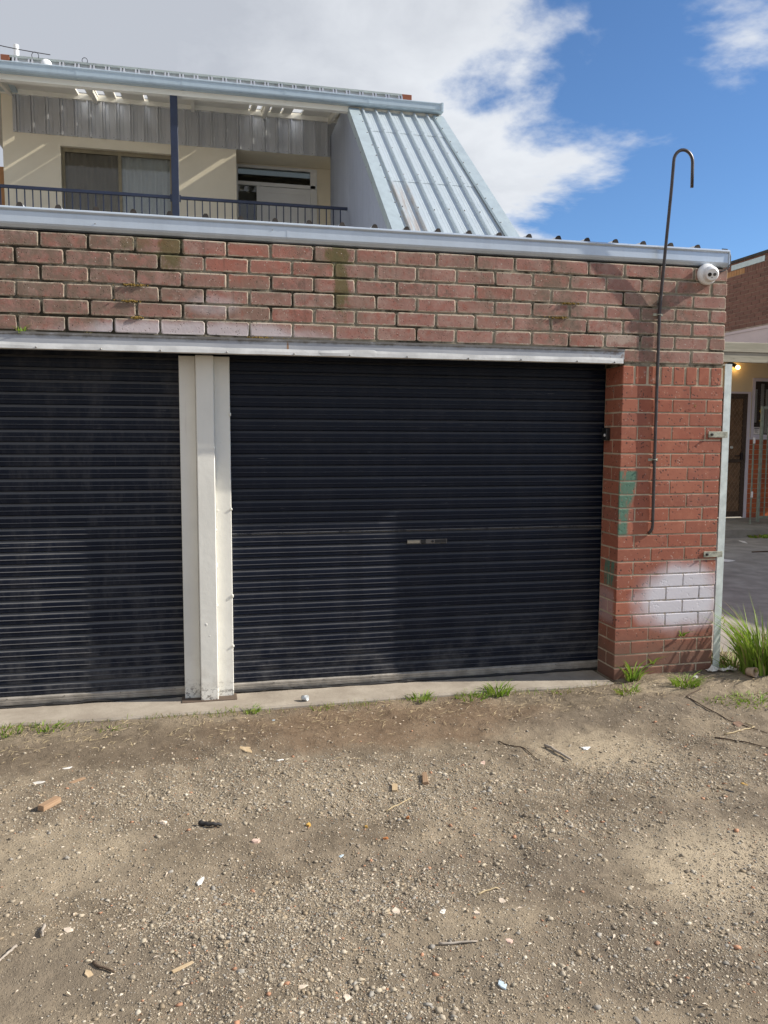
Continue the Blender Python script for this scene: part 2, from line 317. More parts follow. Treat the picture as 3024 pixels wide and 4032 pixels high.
def mk_galv(name, col, metal, rough, streak=0.25, stain=0.0):
    g = G(name)
    f = g.noise(1, 6, 0.65, g.mapv(g.pos(), (9, 9, 1.2)))
    c = g.mix(g.step(f, 0.35, 0.7), col, tuple(x*(1-streak) for x in col))
    c = g.mix(g.mul(g.step(g.noise(24, 5, 0.7), 0.55, 0.75), 0.25), c, tuple(x*0.62 for x in col))
    if stain:
        P = g.xyz()
        s = g.mul(g.box(P[0], -0.92, -0.70, 0.012), g.step(P[1], 5.6, 5.3), g.step(g.noise(5, 5, 0.7, g.mapv(g.pos(), (5, .5, .5))), 0.35, 0.62), stain)
        c = g.mix(s, c, (0.42, 0.30, 0.21))
    r = g.math('ADD', g.mul(g.noise(6, 4), 0.2), rough-0.1)
    return g.done(c, r, metal, g.bump(g.noise(5, 4, 0.6), 0.12, 0.01), 0.5)

def mk_render(name, col):
    g = G(name)
    c = g.mix(g.step(g.noise(1.4, 5, 0.6), 0.35, 0.7), col, tuple(x*0.92 for x in col))
    return g.done(c, 0.85, 0, g.bump(g.noise(90, 4), 0.2, 0.003), 0.2)

def mk_grass(name, c1, c2):
    g = G(name); a = g.xyz(g.attr('tint'))
    c = g.mix(a[0], c1, c2); c = g.mix(g.mul(a[1], 0.9), c, (0.34, 0.27, 0.13))
    g.b.inputs['Transmission Weight'].default_value = 0.0
    g.done(c, 0.55, 0, None, 0.35)
    tr = g.n('ShaderNodeBsdfTranslucent'); g.put(c, tr.inputs[0]); mx = g.n('ShaderNodeMixShader'); mx.inputs[0].default_value = 0.38
    g.t.links.new(g.b.outputs[0], mx.inputs[1]); g.t.links.new(tr.outputs[0], mx.inputs[2])
    g.t.links.new(mx.outputs[0], g.t.nodes['Material Output'].inputs['Surface'])
    return g.m

def mk_glass(name, tint, refl=0.12):
    g = G(name); tr = g.n('ShaderNodeBsdfTransparent'); tr.inputs[0].default_value = (*tint, 1)
    gl = g.n('ShaderNodeBsdfGlossy'); gl.inputs['Roughness'].default_value = 0.02
    fr = g.n('ShaderNodeFresnel'); fr.inputs['IOR'].default_value = 1.5
    f = g.math('ADD', fr.outputs[0], refl, True)
    mx = g.n('ShaderNodeMixShader'); g.put(f, mx.inputs[0]); g.t.links.new(tr.outputs[0], mx.inputs[1]); g.t.links.new(gl.outputs[0], mx.inputs[2])
    g.t.links.new(mx.outputs[0], g.t.nodes['Material Output'].inputs['Surface']); return g.m

def mk_wood(name, c1, c2):
    g = G(name); o = g.obj()
    f = g.noise(1, 6, 0.6, g.mapv(o, (8, 120, 120)))
    return g.done(g.mix(g.step(f, 0.35, 0.65), c1, c2), 0.85, 0, g.bump(f, 0.4, 0.002), 0.2)

def mk_timber_beam():
    g = G('weathered_timber'); P = g.xyz()
    f = g.noise(1, 6, 0.65, g.mapv(g.pos(), (1.6, 1, 26)))
    c = g.mix(g.step(f, 0.35, 0.65), (0.36, 0.34, 0.265), (0.47, 0.445, 0.355))
    cr = g.mul(g.step(g.noise(1, 6, 0.75, g.mapv(g.pos(), (3, 1, 60))), 0.62, 0.68), g.step(P[2], 2.86, 2.80))
    c = g.mix(cr, c, (0.05, 0.045, 0.035))
    return g.done(c, 0.9, 0, g.bump(f, 0.4, 0.004), 0.2)

def mk_side_brick(name, cols, sat=1.0):
    g = G(name); R = g.rand()
    c = g.ramp(R, [(0.0, cols[0]), (0.5, cols[1]), (1.0, cols[2])])
    c = g.mix(g.mul(g.step(g.noise(12, 5, 0.7), 0.45, 0.7), 0.35), c, tuple(x*0.6 for x in cols[1]))
    return g.done(c, 0.9, 0, g.bump(g.noise(70, 4), 0.4, 0.003), 0.2)

MT = dict(
    brick_old=mk_brick_old(), brick_red=mk_brick_red(),
    mortar_old=mk_mortar('old_mortar', (0.30, 0.265, 0.20), (0.19, 0.165, 0.12), 0.95),
    mortar_red=mk_mortar('red_mortar', (0.55, 0.46, 0.34), (0.45, 0.36, 0.255), 0.3),
    dirt=mk_dirt(), gravel=mk_gravel(), slat=mk_slat(),
    white=mk_white_paint('white_column_paint'), lintel=mk_lintel(),
    flash=plain('white_flashing_paint', (0.60, 0.60, 0.59), 0.45, 0, 0.18, 6, 0.3, 14, 0.006),
    apron=mk_concrete('apron_concrete', (0.30, 0.255, 0.205), (0.40, 0.35, 0.285), 0.25),
    asphalt=mk_concrete('driveway_asphalt', (0.26, 0.24, 0.21), (0.35, 0.325, 0.285), 0.4),
    step=mk_concrete('step_concrete', (0.24, 0.23, 0.20), (0.31, 0.295, 0.26), 0.4),
    gutter=mk_galv('gutter_zinc', (0.56, 0.63, 0.71), 0.35, 0.34, 0.08),
    gutter2=mk_galv('eaves_gutter_zinc', (0.44, 0.53, 0.59), 0.25, 0.42, 0.08),
    roof=mk_galv('roof_zinc', (0.53, 0.59, 0.62), 0.30, 0.42, 0.06, 0.5),
    roof_low=mk_galv('low_roof_zinc', (0.72, 0.74, 0.75), 0.25, 0.5, 0.08),
    flashz=mk_galv('roof_flashing_zinc', (0.50, 0.58, 0.60), 0.35, 0.42, 0.12),
    cladding=mk_galv('cladding_zinc', (0.62, 0.63, 0.66), 0.65, 0.34, 0.10),
    side_metal=mk_galv('side_sheet_zinc', (0.40, 0.43, 0.50), 0.6, 0.34, 0.08),
    alu=plain('door_rail_aluminium', (0.31, 0.28, 0.24), 0.55, 0.2, 0.25, 12, 0.2, 50),
    rubber=plain('black_rubber', (0.018, 0.016, 0.015), 0.7),
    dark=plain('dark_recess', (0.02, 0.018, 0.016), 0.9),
    rib=plain('dark_rib_end', (0.045, 0.036, 0.03), 0.9, 0, 0.3, 40),
    render=mk_render('cream_render', (0.78, 0.71, 0.56)),
    trim=mk_render('cream_trim_paint', (0.82, 0.79, 0.70)),
    doorw=mk_render('white_door_paint', (0.74, 0.74, 0.72)),
    navy=plain('navy_post_paint', (0.012, 0.020, 0.048), 0.4),
    bronze=plain('bronze_window_frame', (0.22, 0.185, 0.115), 0.45, 0.3),
    curtain=mk_render('grey_curtain', (0.74, 0.72, 0.68)),
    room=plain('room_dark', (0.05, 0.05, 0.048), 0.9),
    glass=mk_glass('window_glass', (0.84, 0.86, 0.86), 0.02),
    screw=plain('screw_head', (0.20, 0.19, 0.18), 0.45, 0.6),
    pole=plain('dark_painted_steel', (0.062, 0.052, 0.052), 0.36, 0.3, 0.2, 25, 0.15, 90),
    angle=plain('pale_green_steel', (0.62, 0.67, 0.64), 0.45, 0.1, 0.14, 14, 0.3, 50),
    angle_r=plain('rusted_green_steel', (0.34, 0.34, 0.27), 0.6, 0.1, 0.35, 40, 0.3, 80),
    cctv=plain('white_plastic', (0.82, 0.82, 0.82), 0.3, 0, 0.02, 5, 0.02),
    lens=plain('camera_lens', (0.012, 0.012, 0.014), 0.08),
    lensring=plain('lens_ring', (0.10, 0.10, 0.10), 0.3),
    black=plain('black_plastic', (0.015, 0.015, 0.016), 0.4),
    nbrick=mk_side_brick('brown_brick', [(0.155, 0.080, 0.064), (0.18, 0.094, 0.074), (0.135, 0.072, 0.058)]),
    nsold=mk_side_brick('tan_brick', [(0.40, 0.21, 0.10), (0.36, 0.19, 0.09), (0.42, 0.24, 0.12)]),
    nmort=mk_mortar('brown_mortar', (0.36, 0.29, 0.24), (0.26, 0.20, 0.165), 0.2),
    obrick=mk_side_brick('orange_brick', [(0.52, 0.15, 0.06), (0.45, 0.125, 0.055), (0.36, 0.105, 0.06)]),
    pink=mk_render('pink_render', (0.50, 0.42, 0.43)),
    beam=mk_timber_beam(),
    cream2=mk_render('pale_yellow_wall', (0.80, 0.72, 0.50)),
    frame_w=mk_render('lilac_white_frame', (0.70, 0.69, 0.76)),
    screen=plain('brown_screen_door', (0.075, 0.055, 0.04), 0.6, 0.1, 0.3, 30),
    screen2=plain('screen_lattice', (0.24, 0.16, 0.095), 0.5, 0.1, 0.2, 30),
    gate=plain('grey_green_gate', (0.25, 0.29, 0.24), 0.5, 0.2, 0.2, 14),
    yellow=plain('yellow_sticker', (0.72, 0.52, 0.03), 0.5),
    card=plain('white_card', (0.78, 0.78, 0.76), 0.6),
    ink=plain('grey_ink', (0.10, 0.10, 0.10), 0.7),
    wood=mk_wood('offcut_wood', (0.30, 0.19, 0.115), (0.40, 0.27, 0.17)),
    woodl=mk_wood('pale_offcut_wood', (0.46, 0.34, 0.20), (0.55, 0.42, 0.27)),
    twig=mk_wood('grey_twig', (0.30, 0.25, 0.20), (0.42, 0.37, 0.31)),
    twigd=mk_wood('dark_twig', (0.07, 0.05, 0.035), (0.12, 0.085, 0.06)),
    straw=plain('dry_straw', (0.42, 0.33, 0.19), 0.8),
    char=plain('charred_wood', (0.03, 0.027, 0.026), 0.7),
    shard=plain('cream_shard', (0.66, 0.55, 0.43), 0.7, 0, 0.12, 60),
    pinkc=plain('pink_shard', (0.58, 0.41, 0.33), 0.75, 0, 0.15, 60),
    bluec=plain('pale_blue_shard', (0.48, 0.57, 0.62), 0.5, 0, 0.1, 60),
    oran=plain('orange_brick_chip', (0.42, 0.16, 0.05), 0.85, 0, 0.2, 90),
    yel=plain('yellow_brick_chip', (0.52, 0.31, 0.07), 0.85, 0, 0.2, 90),
    paper=plain('dirty_white_paper', (0.68, 0.65, 0.60), 0.8, 0, 0.12, 40),
    leaf=plain('brown_bark', (0.22, 0.135, 0.09), 0.85, 0, 0.3, 40),
    cup=plain('cloudy_plastic', (0.52, 0.54, 0.55), 0.2, 0, 0.12, 50),
    grass=mk_grass('weed_grass', (0.12, 0.24, 0.018), (0.30, 0.44, 0.05)),
    cable=plain('black_cable', (0.02, 0.02, 0.022), 0.5),
    moss=plain('orange_moss', (0.20, 0.13, 0.025), 0.95, 0, 0.35, 90),
    mossg=plain('green_moss', (0.07, 0.085, 0.02), 0.95, 0, 0.35, 90),
)

# ------------------------------------------------------------------ object helpers
def tag(o, label=None, cat=None, group=None, kind=None):
    if label: o['label'] = label
    if cat: o['category'] = cat
    if group: o['group'] = group
    if kind: o['kind'] = kind
    return o
def thing(name, label, cat, loc=(0, 0, 0), group=None):
    o = bpy.data.objects.new(name, None); o.empty_display_size = 0.1; COL.objects.link(o); o.location = loc
    return tag(o, label, cat, group)
def org(o):
    v = Vector((0, 0, 0))
    while o: v = v + o.location; o = o.parent
    return v
def link(name, me, parent=None, loc=(0, 0, 0)):
    """loc is a world position; parents here are never rotated"""
    o = bpy.data.objects.new(name, me); COL.objects.link(o)
    if parent is not None: o.parent = parent; o.location = Vector(loc) - org(parent)
    else: o.location = loc
    return o
CUBE_F = [(0, 1, 3, 2), (4, 6, 7, 5), (0, 4, 5, 1), (2, 3, 7, 6), (0, 2, 6, 4), (1, 5, 7, 3)]
class MB:
    def __init__(s): s.v = []; s.f = []; s.mi = []; s.k = 0
    def add(s, V, F):
        b = len(s.v); s.v += [tuple(x) for x in V]; s.f += [tuple(i+b for i in f) for f in F]; s.mi += [s.k]*len(F); return s
    def box(s, x0, x1, y0, y1, z0, z1, c=0.0):
        if c <= 0:
            return s.add([(x, y, z) for x in (x0, x1) for y in (y0, y1) for z in (z0, z1)], CUBE_F)
        V, F = chamfer(x0, x1, y0, y1, z0, z1, c); return s.add(V, F)
    def quad(s, a, b, c, d): return s.add([a, b, c, d], [(0, 1, 2, 3)])
    def prism_x(s, prof, x0, x1, caps=True):      # closed profile in (y, z)
        n = len(prof); V = [(x0, y, z) for y, z in prof]+[(x1, y, z) for y, z in prof]
        F = [(i, (i+1) % n, n+(i+1) % n, n+i) for i in range(n)]
        if caps: F += [tuple(range(n))[::-1], tuple(range(n, 2*n))]
        return s.add(V, F)
    def prism_y(s, prof, y0, y1):                 # closed profile in (x, z)
        n = len(prof); V = [(x, y0, z) for x, z in prof]+[(x, y1, z) for x, z in prof]
        F = [(i, (i+1) % n, n+(i+1) % n, n+i) for i in range(n)] + [tuple(range(n))[::-1], tuple(range(n, 2*n))]
        return s.add(V, F)
    def tube(s, pts, r, n=8, caps=True):
        pts = [Vector(p) for p in pts]; rs = r if isinstance(r, (list, tuple)) else [r]*len(pts)
        t0 = (pts[1]-pts[0]).normalized(); a = Vector((0, 0, 1)) if abs(t0.z) < 0.9 else Vector((1, 0, 0))
        u = t0.cross(a).normalized(); V = []; F = []
        for i, p in enumerate(pts):
            t = (pts[min(i+1, len(pts)-1)]-pts[max(i-1, 0)]).normalized()
            u = (u - t*u.dot(t)).normalized(); w = t.cross(u)
            for k in range(n):
                q = 2*math.pi*k/n; V.append(p+(u*math.cos(q)+w*math.sin(q))*rs[i])
        for i in range(len(pts)-1):
            for k in range(n): F.append((i*n+k, i*n+(k+1) % n, (i+1)*n+(k+1) % n, (i+1)*n+k))
        if caps: F.append(tuple(range(n))[::-1]); F.append(tuple((len(pts)-1)*n+k for k in range(n)))
        return s.add(V, F)
    def lathe(s, prof, o, axis, n=24):            # prof: (radius, distance along axis)
        o = Vector(o); ax = Vector(axis).normalized(); a = Vector((0, 0, 1)) if abs(ax.z) < 0.9 else Vector((1, 0, 0))
        u = ax.cross(a).normalized(); w = ax.cross(u); V = []; F = []
        for r, d in prof:
            for k in range(n):
                q = 2*math.pi*k/n; V.append(o+ax*d+(u*math.cos(q)+w*math.sin(q))*r)
        for i in range(len(prof)-1):
            for k in range(n): F.append((i*n+k, (i+1)*n+k, (i+1)*n+(k+1) % n, i*n+(k+1) % n))
        F.append(tuple(range(n))); F.append(tuple((len(prof)-1)*n+k for k in range(n))[::-1])
        return s.add(V, F)
    def build(s, name, mat, parent=None, smooth=False, loc=None, **t):
        me = bpy.data.meshes.new(name)
        o = Vector(loc) if loc is not None else (org(parent) if parent is not None else Vector((0, 0, 0)))
        me.from_pydata([tuple(Vector(v)-o) for v in s.v], [], s.f); me.update()
        for m in (mat if isinstance(mat, list) else [mat]): me.materials.append(m)
        if isinstance(mat, list): me.polygons.foreach_set('material_index', s.mi)
        fix_normals(me)
        if smooth: me.polygons.foreach_set('use_smooth', [True]*len(me.polygons))
        return tag(link(name, me, parent, o), **t)
import bmesh
def fix_normals(me):
    bm = bmesh.new(); bm.from_mesh(me); bmesh.ops.recalc_face_normals(bm, faces=bm.faces[:]); bm.to_mesh(me); bm.free()
def chamfer(x0, x1, y0, y1, z0, z1, c, jit=0.0, rr=None):
    V = []; idx = {}
    ax = ((x0, x1), (y0, y1), (z0, z1))
    for sx in (0, 1):
        for sy in (0, 1):
            for sz in (0, 1):
                for k in range(3):               # one vertex per face touching this corner
                    p = []
                    for d, sd_ in enumerate((sx, sy, sz)):
                        v = ax[d][sd_]
                        if d != k: v += c*(1 if sd_ == 0 else -1)
                        if jit: v += rr.uniform(-jit, jit)
                        p.append(v)
                    idx[(sx, sy, sz, k)] = len(V); V.append(tuple(p))
    F = []
    for k in range(3):
        a, b = [d for d in range(3) if d != k]
        for s_ in (0, 1):
            f = []
            for (u, w) in ((0, 0), (1, 0), (1, 1), (0, 1)):
                t = [0, 0, 0]; t[k] = s_; t[a] = u; t[b] = w; f.append(idx[(*t, k)])
            F.append(tuple(f))
    for k in range(3):                           # edges along axis k
        a, b = [d for d in range(3) if d != k]
        for u in (0, 1):
            for w in (0, 1):
                f = []
                for (s_, q) in ((0, a), (1, a), (1, b), (0, b)):
                    t = [0, 0, 0]; t[k] = s_; t[a] = u; t[b] = w; f.append(idx[(*t, q)])
                F.append(tuple(f))
    for sx in (0, 1):
        for sy in (0, 1):
            for sz in (0, 1): F.append(tuple(idx[(sx, sy, sz, k)] for k in range(3)))
    return V, F
def brick_mesh(name, L, D, H, mat, c, jit, rr):
    V, F = chamfer(-L/2, L/2, -D/2, D/2, -H/2, H/2, c, jit, rr)
    me = bpy.data.meshes.new(name); me.from_pydata(V, [], F); me.update(); fix_normals(me); me.materials.append(mat); return me
def tri_mesh(name, V, F, mat, tint=None, smooth=False):
    me = bpy.data.meshes.new(name); V = np.asarray(V, dtype=np.float32); F = np.asarray(F, dtype=np.int32); k = F.shape[1]
    me.vertices.add(len(V)); me.vertices.foreach_set('co', V.ravel())
    me.loops.add(F.size); me.loops.foreach_set('vertex_index', F.ravel())
    me.polygons.add(len(F)); me.polygons.foreach_set('loop_start', np.arange(0, F.size, k, dtype=np.int32))
    me.polygons.foreach_set('loop_total', np.full(len(F), k, dtype=np.int32))
    if smooth: me.polygons.foreach_set('use_smooth', np.ones(len(F), dtype=bool))
    me.update(calc_edges=True); me.validate()
    if tint is not None:
        a = me.color_attributes.new('tint', 'FLOAT_COLOR', 'POINT'); c4 = np.ones((len(V), 4), dtype=np.float32); c4[:, :3] = tint
        a.data.foreach_set('color', c4.ravel())
    me.materials.append(mat); return me

# ------------------------------------------------------------------ ground
def vn(x, y, seed):
    xi = np.floor(x); yi = np.floor(y); fx = x-xi; fy = y-yi; fx = fx*fx*(3-2*fx); fy = fy*fy*(3-2*fy)
    def h(a, b):
        v = np.sin(a*127.1+b*311.7+seed*74.7)*43758.5453; return v-np.floor(v)
    return (h(xi, yi)*(1-fx)+h(xi+1, yi)*fx)*(1-fy)+(h(xi, yi+1)*(1-fx)+h(xi+1, yi+1)*fx)*fy-0.5
def fbm(x, y, seed, o=4, g=0.5):
    r = 0; a = 1
    for i in range(o): r = r+a*vn(x*2**i, y*2**i, seed+i*13); a *= g
    return r
def ss(x, a, b):
    t = np.clip((x-a)/(b-a), 0, 1); return t*t*(3-2*t)
def HT(x, y):
    x = np.asarray(x, dtype=float); y = np.asarray(y, dtype=float)
    near = np.exp(-((x+2)/9)**2-((y+1)/7)**2)
    h = -0.028+near*(0.035*fbm(x*0.6, y*0.9, 3, 2)+0.020*fbm(x*2.1, y*3.0, 5, 3)+0.012*fbm(x*9, y*9, 9, 3)+0.005*fbm(x*40, y*40, 21, 2))
    h = h+0.075*ss(x, -1.3, -0.2)*ss(y, -0.9, -0.1)*ss(x, 1.3, 0.3)           # earth banked up at the pier
    h = h-0.020*ss(x, -1.5, -2.8)*ss(y, -0.9, -0.1)
    h = h-0.028*np.exp(-((y+1.95+0.12*(x+2))/0.20)**2)+0.022*np.exp(-((y+2.30+0.12*(x+2))/0.10)**2)-0.015*np.exp(-((y+0.72+0.05*(x+2))/0.16)**2)   # a shallow wheel track
    m_ = ss(y, -0.15, -0.05)*ss(x, -0.5, -0.9)*0.85; h = h*(1-m_)+(-0.010+0.25*(h+0.02))*m_
    under = ss(y, -0.035, 0.03)*ss(x, -0.70, -0.74)
    h = h*(1-under)-0.12*under
    h = np.where((x > 0.05) & (y > 0.35), -0.03, h)
    return h
def grid_axis(core0, core1, dstep, far):
    a = list(np.arange(core0, core1+dstep/2, dstep)); d = dstep; lo = core0; hi = core1; L = []; Rr = []
    while hi < far: d *= 1.45; hi += d; Rr.append(hi)
    d = dstep
    while lo > -far: d *= 1.45; lo -= d; L.append(lo)
    return np.array(L[::-1]+a+Rr)
gx = grid_axis(-4.8, 1.2, 0.016, 400); gy = grid_axis(-3.2, 0.3, 0.013, 400)
XX, YY = np.meshgrid(gx, gy); ZZ = HT(XX, YY)
nx, ny = len(gx), len(gy)
ii = np.arange(nx*ny).reshape(ny, nx)
FF = np.stack([ii[:-1, :-1].ravel(), ii[:-1, 1:].ravel(), ii[1:, 1:].ravel(), ii[1:, :-1].ravel()], 1)
tag(link('ground', tri_mesh('ground', np.stack([XX.ravel(), YY.ravel(), ZZ.ravel()], 1), FF, MT['dirt'], smooth=True)),
    'brown dirt and gravel lane in front of the garages', kind='structure')

# concrete apron under the roller doors, wavering front edge
mb = MB(); nseg = 60; rr = random.Random(4)
xs = [-6.6+i*(5.86/nseg) for i in range(nseg+1)]
fr = [-0.032+0.014*math.sin(x*2.3)+rr.uniform(-.005, .005)-0.02*max(0, x+1.2) for x in xs]
for i in range(nseg):
    a, b = xs[i], xs[i+1]
    mb.quad((a, fr[i], 0.0), (b, fr[i+1], 0.0), (b, 0.9, 0.004), (a, 0.9, 0.004))
    mb.quad((a, fr[i]-0.008, -0.012), (b, fr[i+1]-0.008, -0.012), (b, fr[i+1], 0.0), (a, fr[i], 0.0))
    mb.quad((a, fr[i]-0.010, -0.14), (b, fr[i+1]-0.010, -0.14), (b, fr[i+1]-0.008, -0.012), (a, fr[i]-0.008, -0.012))
mb.build('concrete_apron', MT['apron'], label='narrow concrete apron under both roller doors', kind='structure')
MB().quad((0.12, 0.42, -0.02), (40, 0.2, -0.02), (40, 60, -0.02), (0.12, 60, -0.02)).build('driveway', MT['asphalt'], label='worn grey driveway beside the garage', kind='structure')

# ------------------------------------------------------------------ garage
GA = thing('garage', 'low red brick double garage with navy roller doors and zinc gutter', 'garage', (-2.6, 0, 0))
TOP = 2.618; B = 0.086; LOW0 = 1.882           # top of wall, course height, top of the red lower courses
core = MB()
core.box(-6.6, -0.0095, 0.0042, 0.11, 2.099, TOP-0.004)
core.box(-0.7005, -0.0095, 0.0042, 0.11, LOW0+0.116, 2.099); core.box(-0.7005, -0.0095, 0.11, 0.30, LOW0+0.116, 2.099)
fwall = core.build('front_wall', MT['mortar_old'], GA)
core = MB(); core.box(-0.7070, -0.0055, 0.0034, 0.226, -0.1, LOW0+0.115)
pier = core.build('brick_pier', MT['mortar_red'], GA)
br = random.Random(11)
def worn_mesh(name, L, D, H, mat, rr):
    hl, hh, rad = L/2, H/2, 0.011; out = []
    for sx, sz in ((1, 1), (-1, 1), (-1, -1), (1, -1)):
        q = [(sx*(hl-rad), sz*hh), (sx*(hl-rad*0.28), sz*(hh-rad*0.28)), (sx*hl, sz*(hh-rad))]
        if sx*sz > 0: q = q[::-1]
        out += [(a+rr.uniform(-.0022, .0022), b+rr.uniform(-.0016, .0016)) for a, b in q]
    n = len(out); k = []
    for a, b in out:
        i_ = rr.uniform(.0035, .0065); k.append((a-math.copysign(i_, a), b-math.copysign(i_, b)))
    V = [(a, -D/2+rr.uniform(0, .0012), b) for a, b in k]+[(a, -D/2+0.0055, b) for a, b in out]+[(a, D/2, b) for a, b in out]
    F = [tuple(range(n))]
    for o1 in (0, n): F += [(o1+i, o1+(i+1) % n, o1+n+(i+1) % n, o1+n+i) for i in range(n)]
    me = bpy.data.meshes.new(name); me.from_pydata(V, [], F); me.update(); fix_normals(me)
    if me.polygons[0].normal.y > 0: me.flip_normals()
    me.materials.append(mat); return me
OLD = [worn_mesh('old_brick', 0.2315, 0.104, 0.0785, MT['brick_old'], br) for _ in range(16)]
OLDH = [worn_mesh('old_half_brick', 0.111, 0.104, 0.0785, MT['brick_old'], br) for _ in range(4)]
def lay(me, parent, x, y, z, rot=0.0, j=0.0015, name='brick'):
    o = link(name, me, parent, (x+br.uniform(-j, j), y+br.uniform(-j, j), z+br.uniform(-j, j)*0.6))
    o.rotation_euler = (br.uniform(-.005, .005), br.uniform(-.004, .004), rot+br.uniform(-.004, .004)); return o
for k in range(6):
    z = TOP-B*(k+0.5)
    if k % 2 == 0: x0 = -0.12; 
    else:
        lay(br.choice(OLDH), fwall, -0.055, 0.052, z); x0 = -0.24
    n = 0
    while x0-0.24*n > -5.1:
        lay(br.choice(OLD), fwall, x0-0.24*n, 0.052, z); n += 1
z = TOP-B*6.5
for x in (-0.12, -0.36, -0.595): lay(br.choice(OLD) , fwall, x, 0.052, z)
# brick-on-edge course, then the red courses of the pier
RED = [brick_mesh('red_brick', 0.231, 0.108, 0.0765, MT['brick_red'], 0.0028, 0.0009, br) for _ in range(10)]
REDD = [brick_mesh('red_header_brick', 0.109, 0.22, 0.0765, MT['brick_red'], 0.0028, 0.0009, br) for _ in range(5)]
REDH = [brick_mesh('red_half_brick', 0.109, 0.108, 0.0765, MT['brick_red'], 0.0028, 0.0009, br) for _ in range(5)]
EDG = [brick_mesh('red_edge_brick', 0.0745, 0.22, 0.111, MT['brick_red'], 0.004, 0.0012, br) for _ in range(4)]
xe = -0.7135
for k in range(8):
    w = 0.0745; lay(EDG[k % 4], pier, xe+w/2+0.003, 0.1105, LOW0+0.060, 0, 0.0005); xe += 0.0885
for r in range(23):
    z = LOW0-B*(r+0.5)
    if r % 2 == 0:      # long brick on the arris, a half brick behind it on the reveal
        for x in (-0.595, -0.356, -0.1175): lay(br.choice(RED), pier, x, 0.054, z, 0, 0.0005)
        lay(br.choice(REDH), pier, -0.6545, 0.170, z, 0, 0.0005)
    else:
        lay(br.choice(REDD), pier, -0.6555, 0.110, z, 0, 0.0005)
        for x in (-0.477, -0.238): lay(br.choice(RED), pier, x, 0.054, z, 0, 0.0005)
        lay(br.choice(REDH), pier, -0.0575, 0.054, z, 0, 0.0005)
# side and rear of the garage (seen only from a step to the side)
g = G('side_brickwork'); bt = g.n('ShaderNodeTexBrick'); g.put(g.mapv(g.pos(), (1, 1, 1)), bt.inputs['Vector'])
P_ = g.xyz(); cv = g.n('ShaderNodeCombineXYZ'); g.put(P_[1], cv.inputs[0]); g.put(P_[2], cv.inputs[1]); g.put(cv.outputs[0], bt.inputs['Vector'])
bt.inputs['Scale'].default_value = 1.0; bt.inputs['Brick Width'].default_value = 0.24; bt.inputs['Row Height'].default_value = 0.086; bt.inputs['Mortar Size'].default_value = 0.005
bt.inputs['Color1'].default_value = (0.30, 0.11, 0.08, 1); bt.inputs['Color2'].default_value = (0.24, 0.10, 0.075, 1); bt.inputs['Mortar'].default_value = (0.25, 0.21, 0.16, 1)
g.done(bt.outputs['Color'], 0.9)
MB().box(-0.115, -0.010, 0.228, 6.0, -0.1, TOP-0.01).build('side_wall', g.m, GA)
MB().box(-6.6, -0.12, 0.75, 0.80, -0.1, 2.55).build('inner_lining', MT['dark'], GA)
# roof sheet with ribs, dark rib ends over the gutter
RZ = lambda y: 2.722+0.045*(y-0.03)
prof = []; x = -6.583; P0 = 0.1885
while x < -0.2:
    for dx, dz in ((0, 0), (0.122, 0), (0.138, 0.033), (0.160, 0.033), (0.176, 0)): prof.append((x+dx, dz))
    x += P0
prof.append((-0.012, 0))
V = []; F = []
for y in (0.028, 7.34):
    V += [(px_, y, RZ(y)+dz) for px_, dz in prof]
n = len(prof)
F = [(i, i+1, n+i+1, n+i) for i in range(n-1)]
roof = MB().add(V, F).build('roof_sheet', MT['roof_low'], GA)
x = -6.583
while x < -0.2:
    if x > -5.0:
        w = br.uniform(-.002, .002)
        MB().prism_y([(x+0.121, 2.710), (x+0.136, 2.752+w), (x+0.143, 2.7595+w), (x+0.156, 2.7600+w), (x+0.162, 2.753+w), (x+0.177, 2.710)], 0.012, 0.03).build('rib_end', MT['rib'], roof)
    x += P0
# gutter: rolled bead, flat face, rounded sole
gp = [(0.100, 2.640), (0.030, 2.627), (0.012, 2.632), (0.001, 2.645), (-0.003, 2.655), (-0.004, 2.706), (-0.002, 2.712), (-0.009, 2.716), (-0.013, 2.722), (-0.012, 2.729), (-0.006, 2.733), (0.002, 2.732), (0.006, 2.726), (0.006, 2.650), (0.10, 2.652)]
gut = MB().prism_x(gp, -6.6, -0.004).build('gutter', MT['gutter'], GA)
for x in (-2.79, -4.75): MB().prism_x([(y-0.0012, z) for y, z in gp[2:9]]+[(0.02, 2.716), (0.02, 2.634)], x, x+0.012).build('gutter_joint', MT['gutter'], gut)
MB().box(-0.0035, 0.0005, -0.010, 0.1, 2.63, 2.732).build('gutter_end', MT['gutter'], gut)
for x, z in ((-2.87, 2.690), (-3.80, 2.668)):
    MB().lathe([(0.003, 0), (0.003, 0.0025), (0.0012, 0.0035)], (x, -0.0035, z), (0, -1, 0), 8).build('rivet', MT['screw'], gut)
MB().box(-6.6, -0.02, 0.03, 0.11, 2.6225, 2.632).build('gutter_gap_shade', MT['dark'], GA)  # dark strip in the gap under the gutter, its shade put into the colour
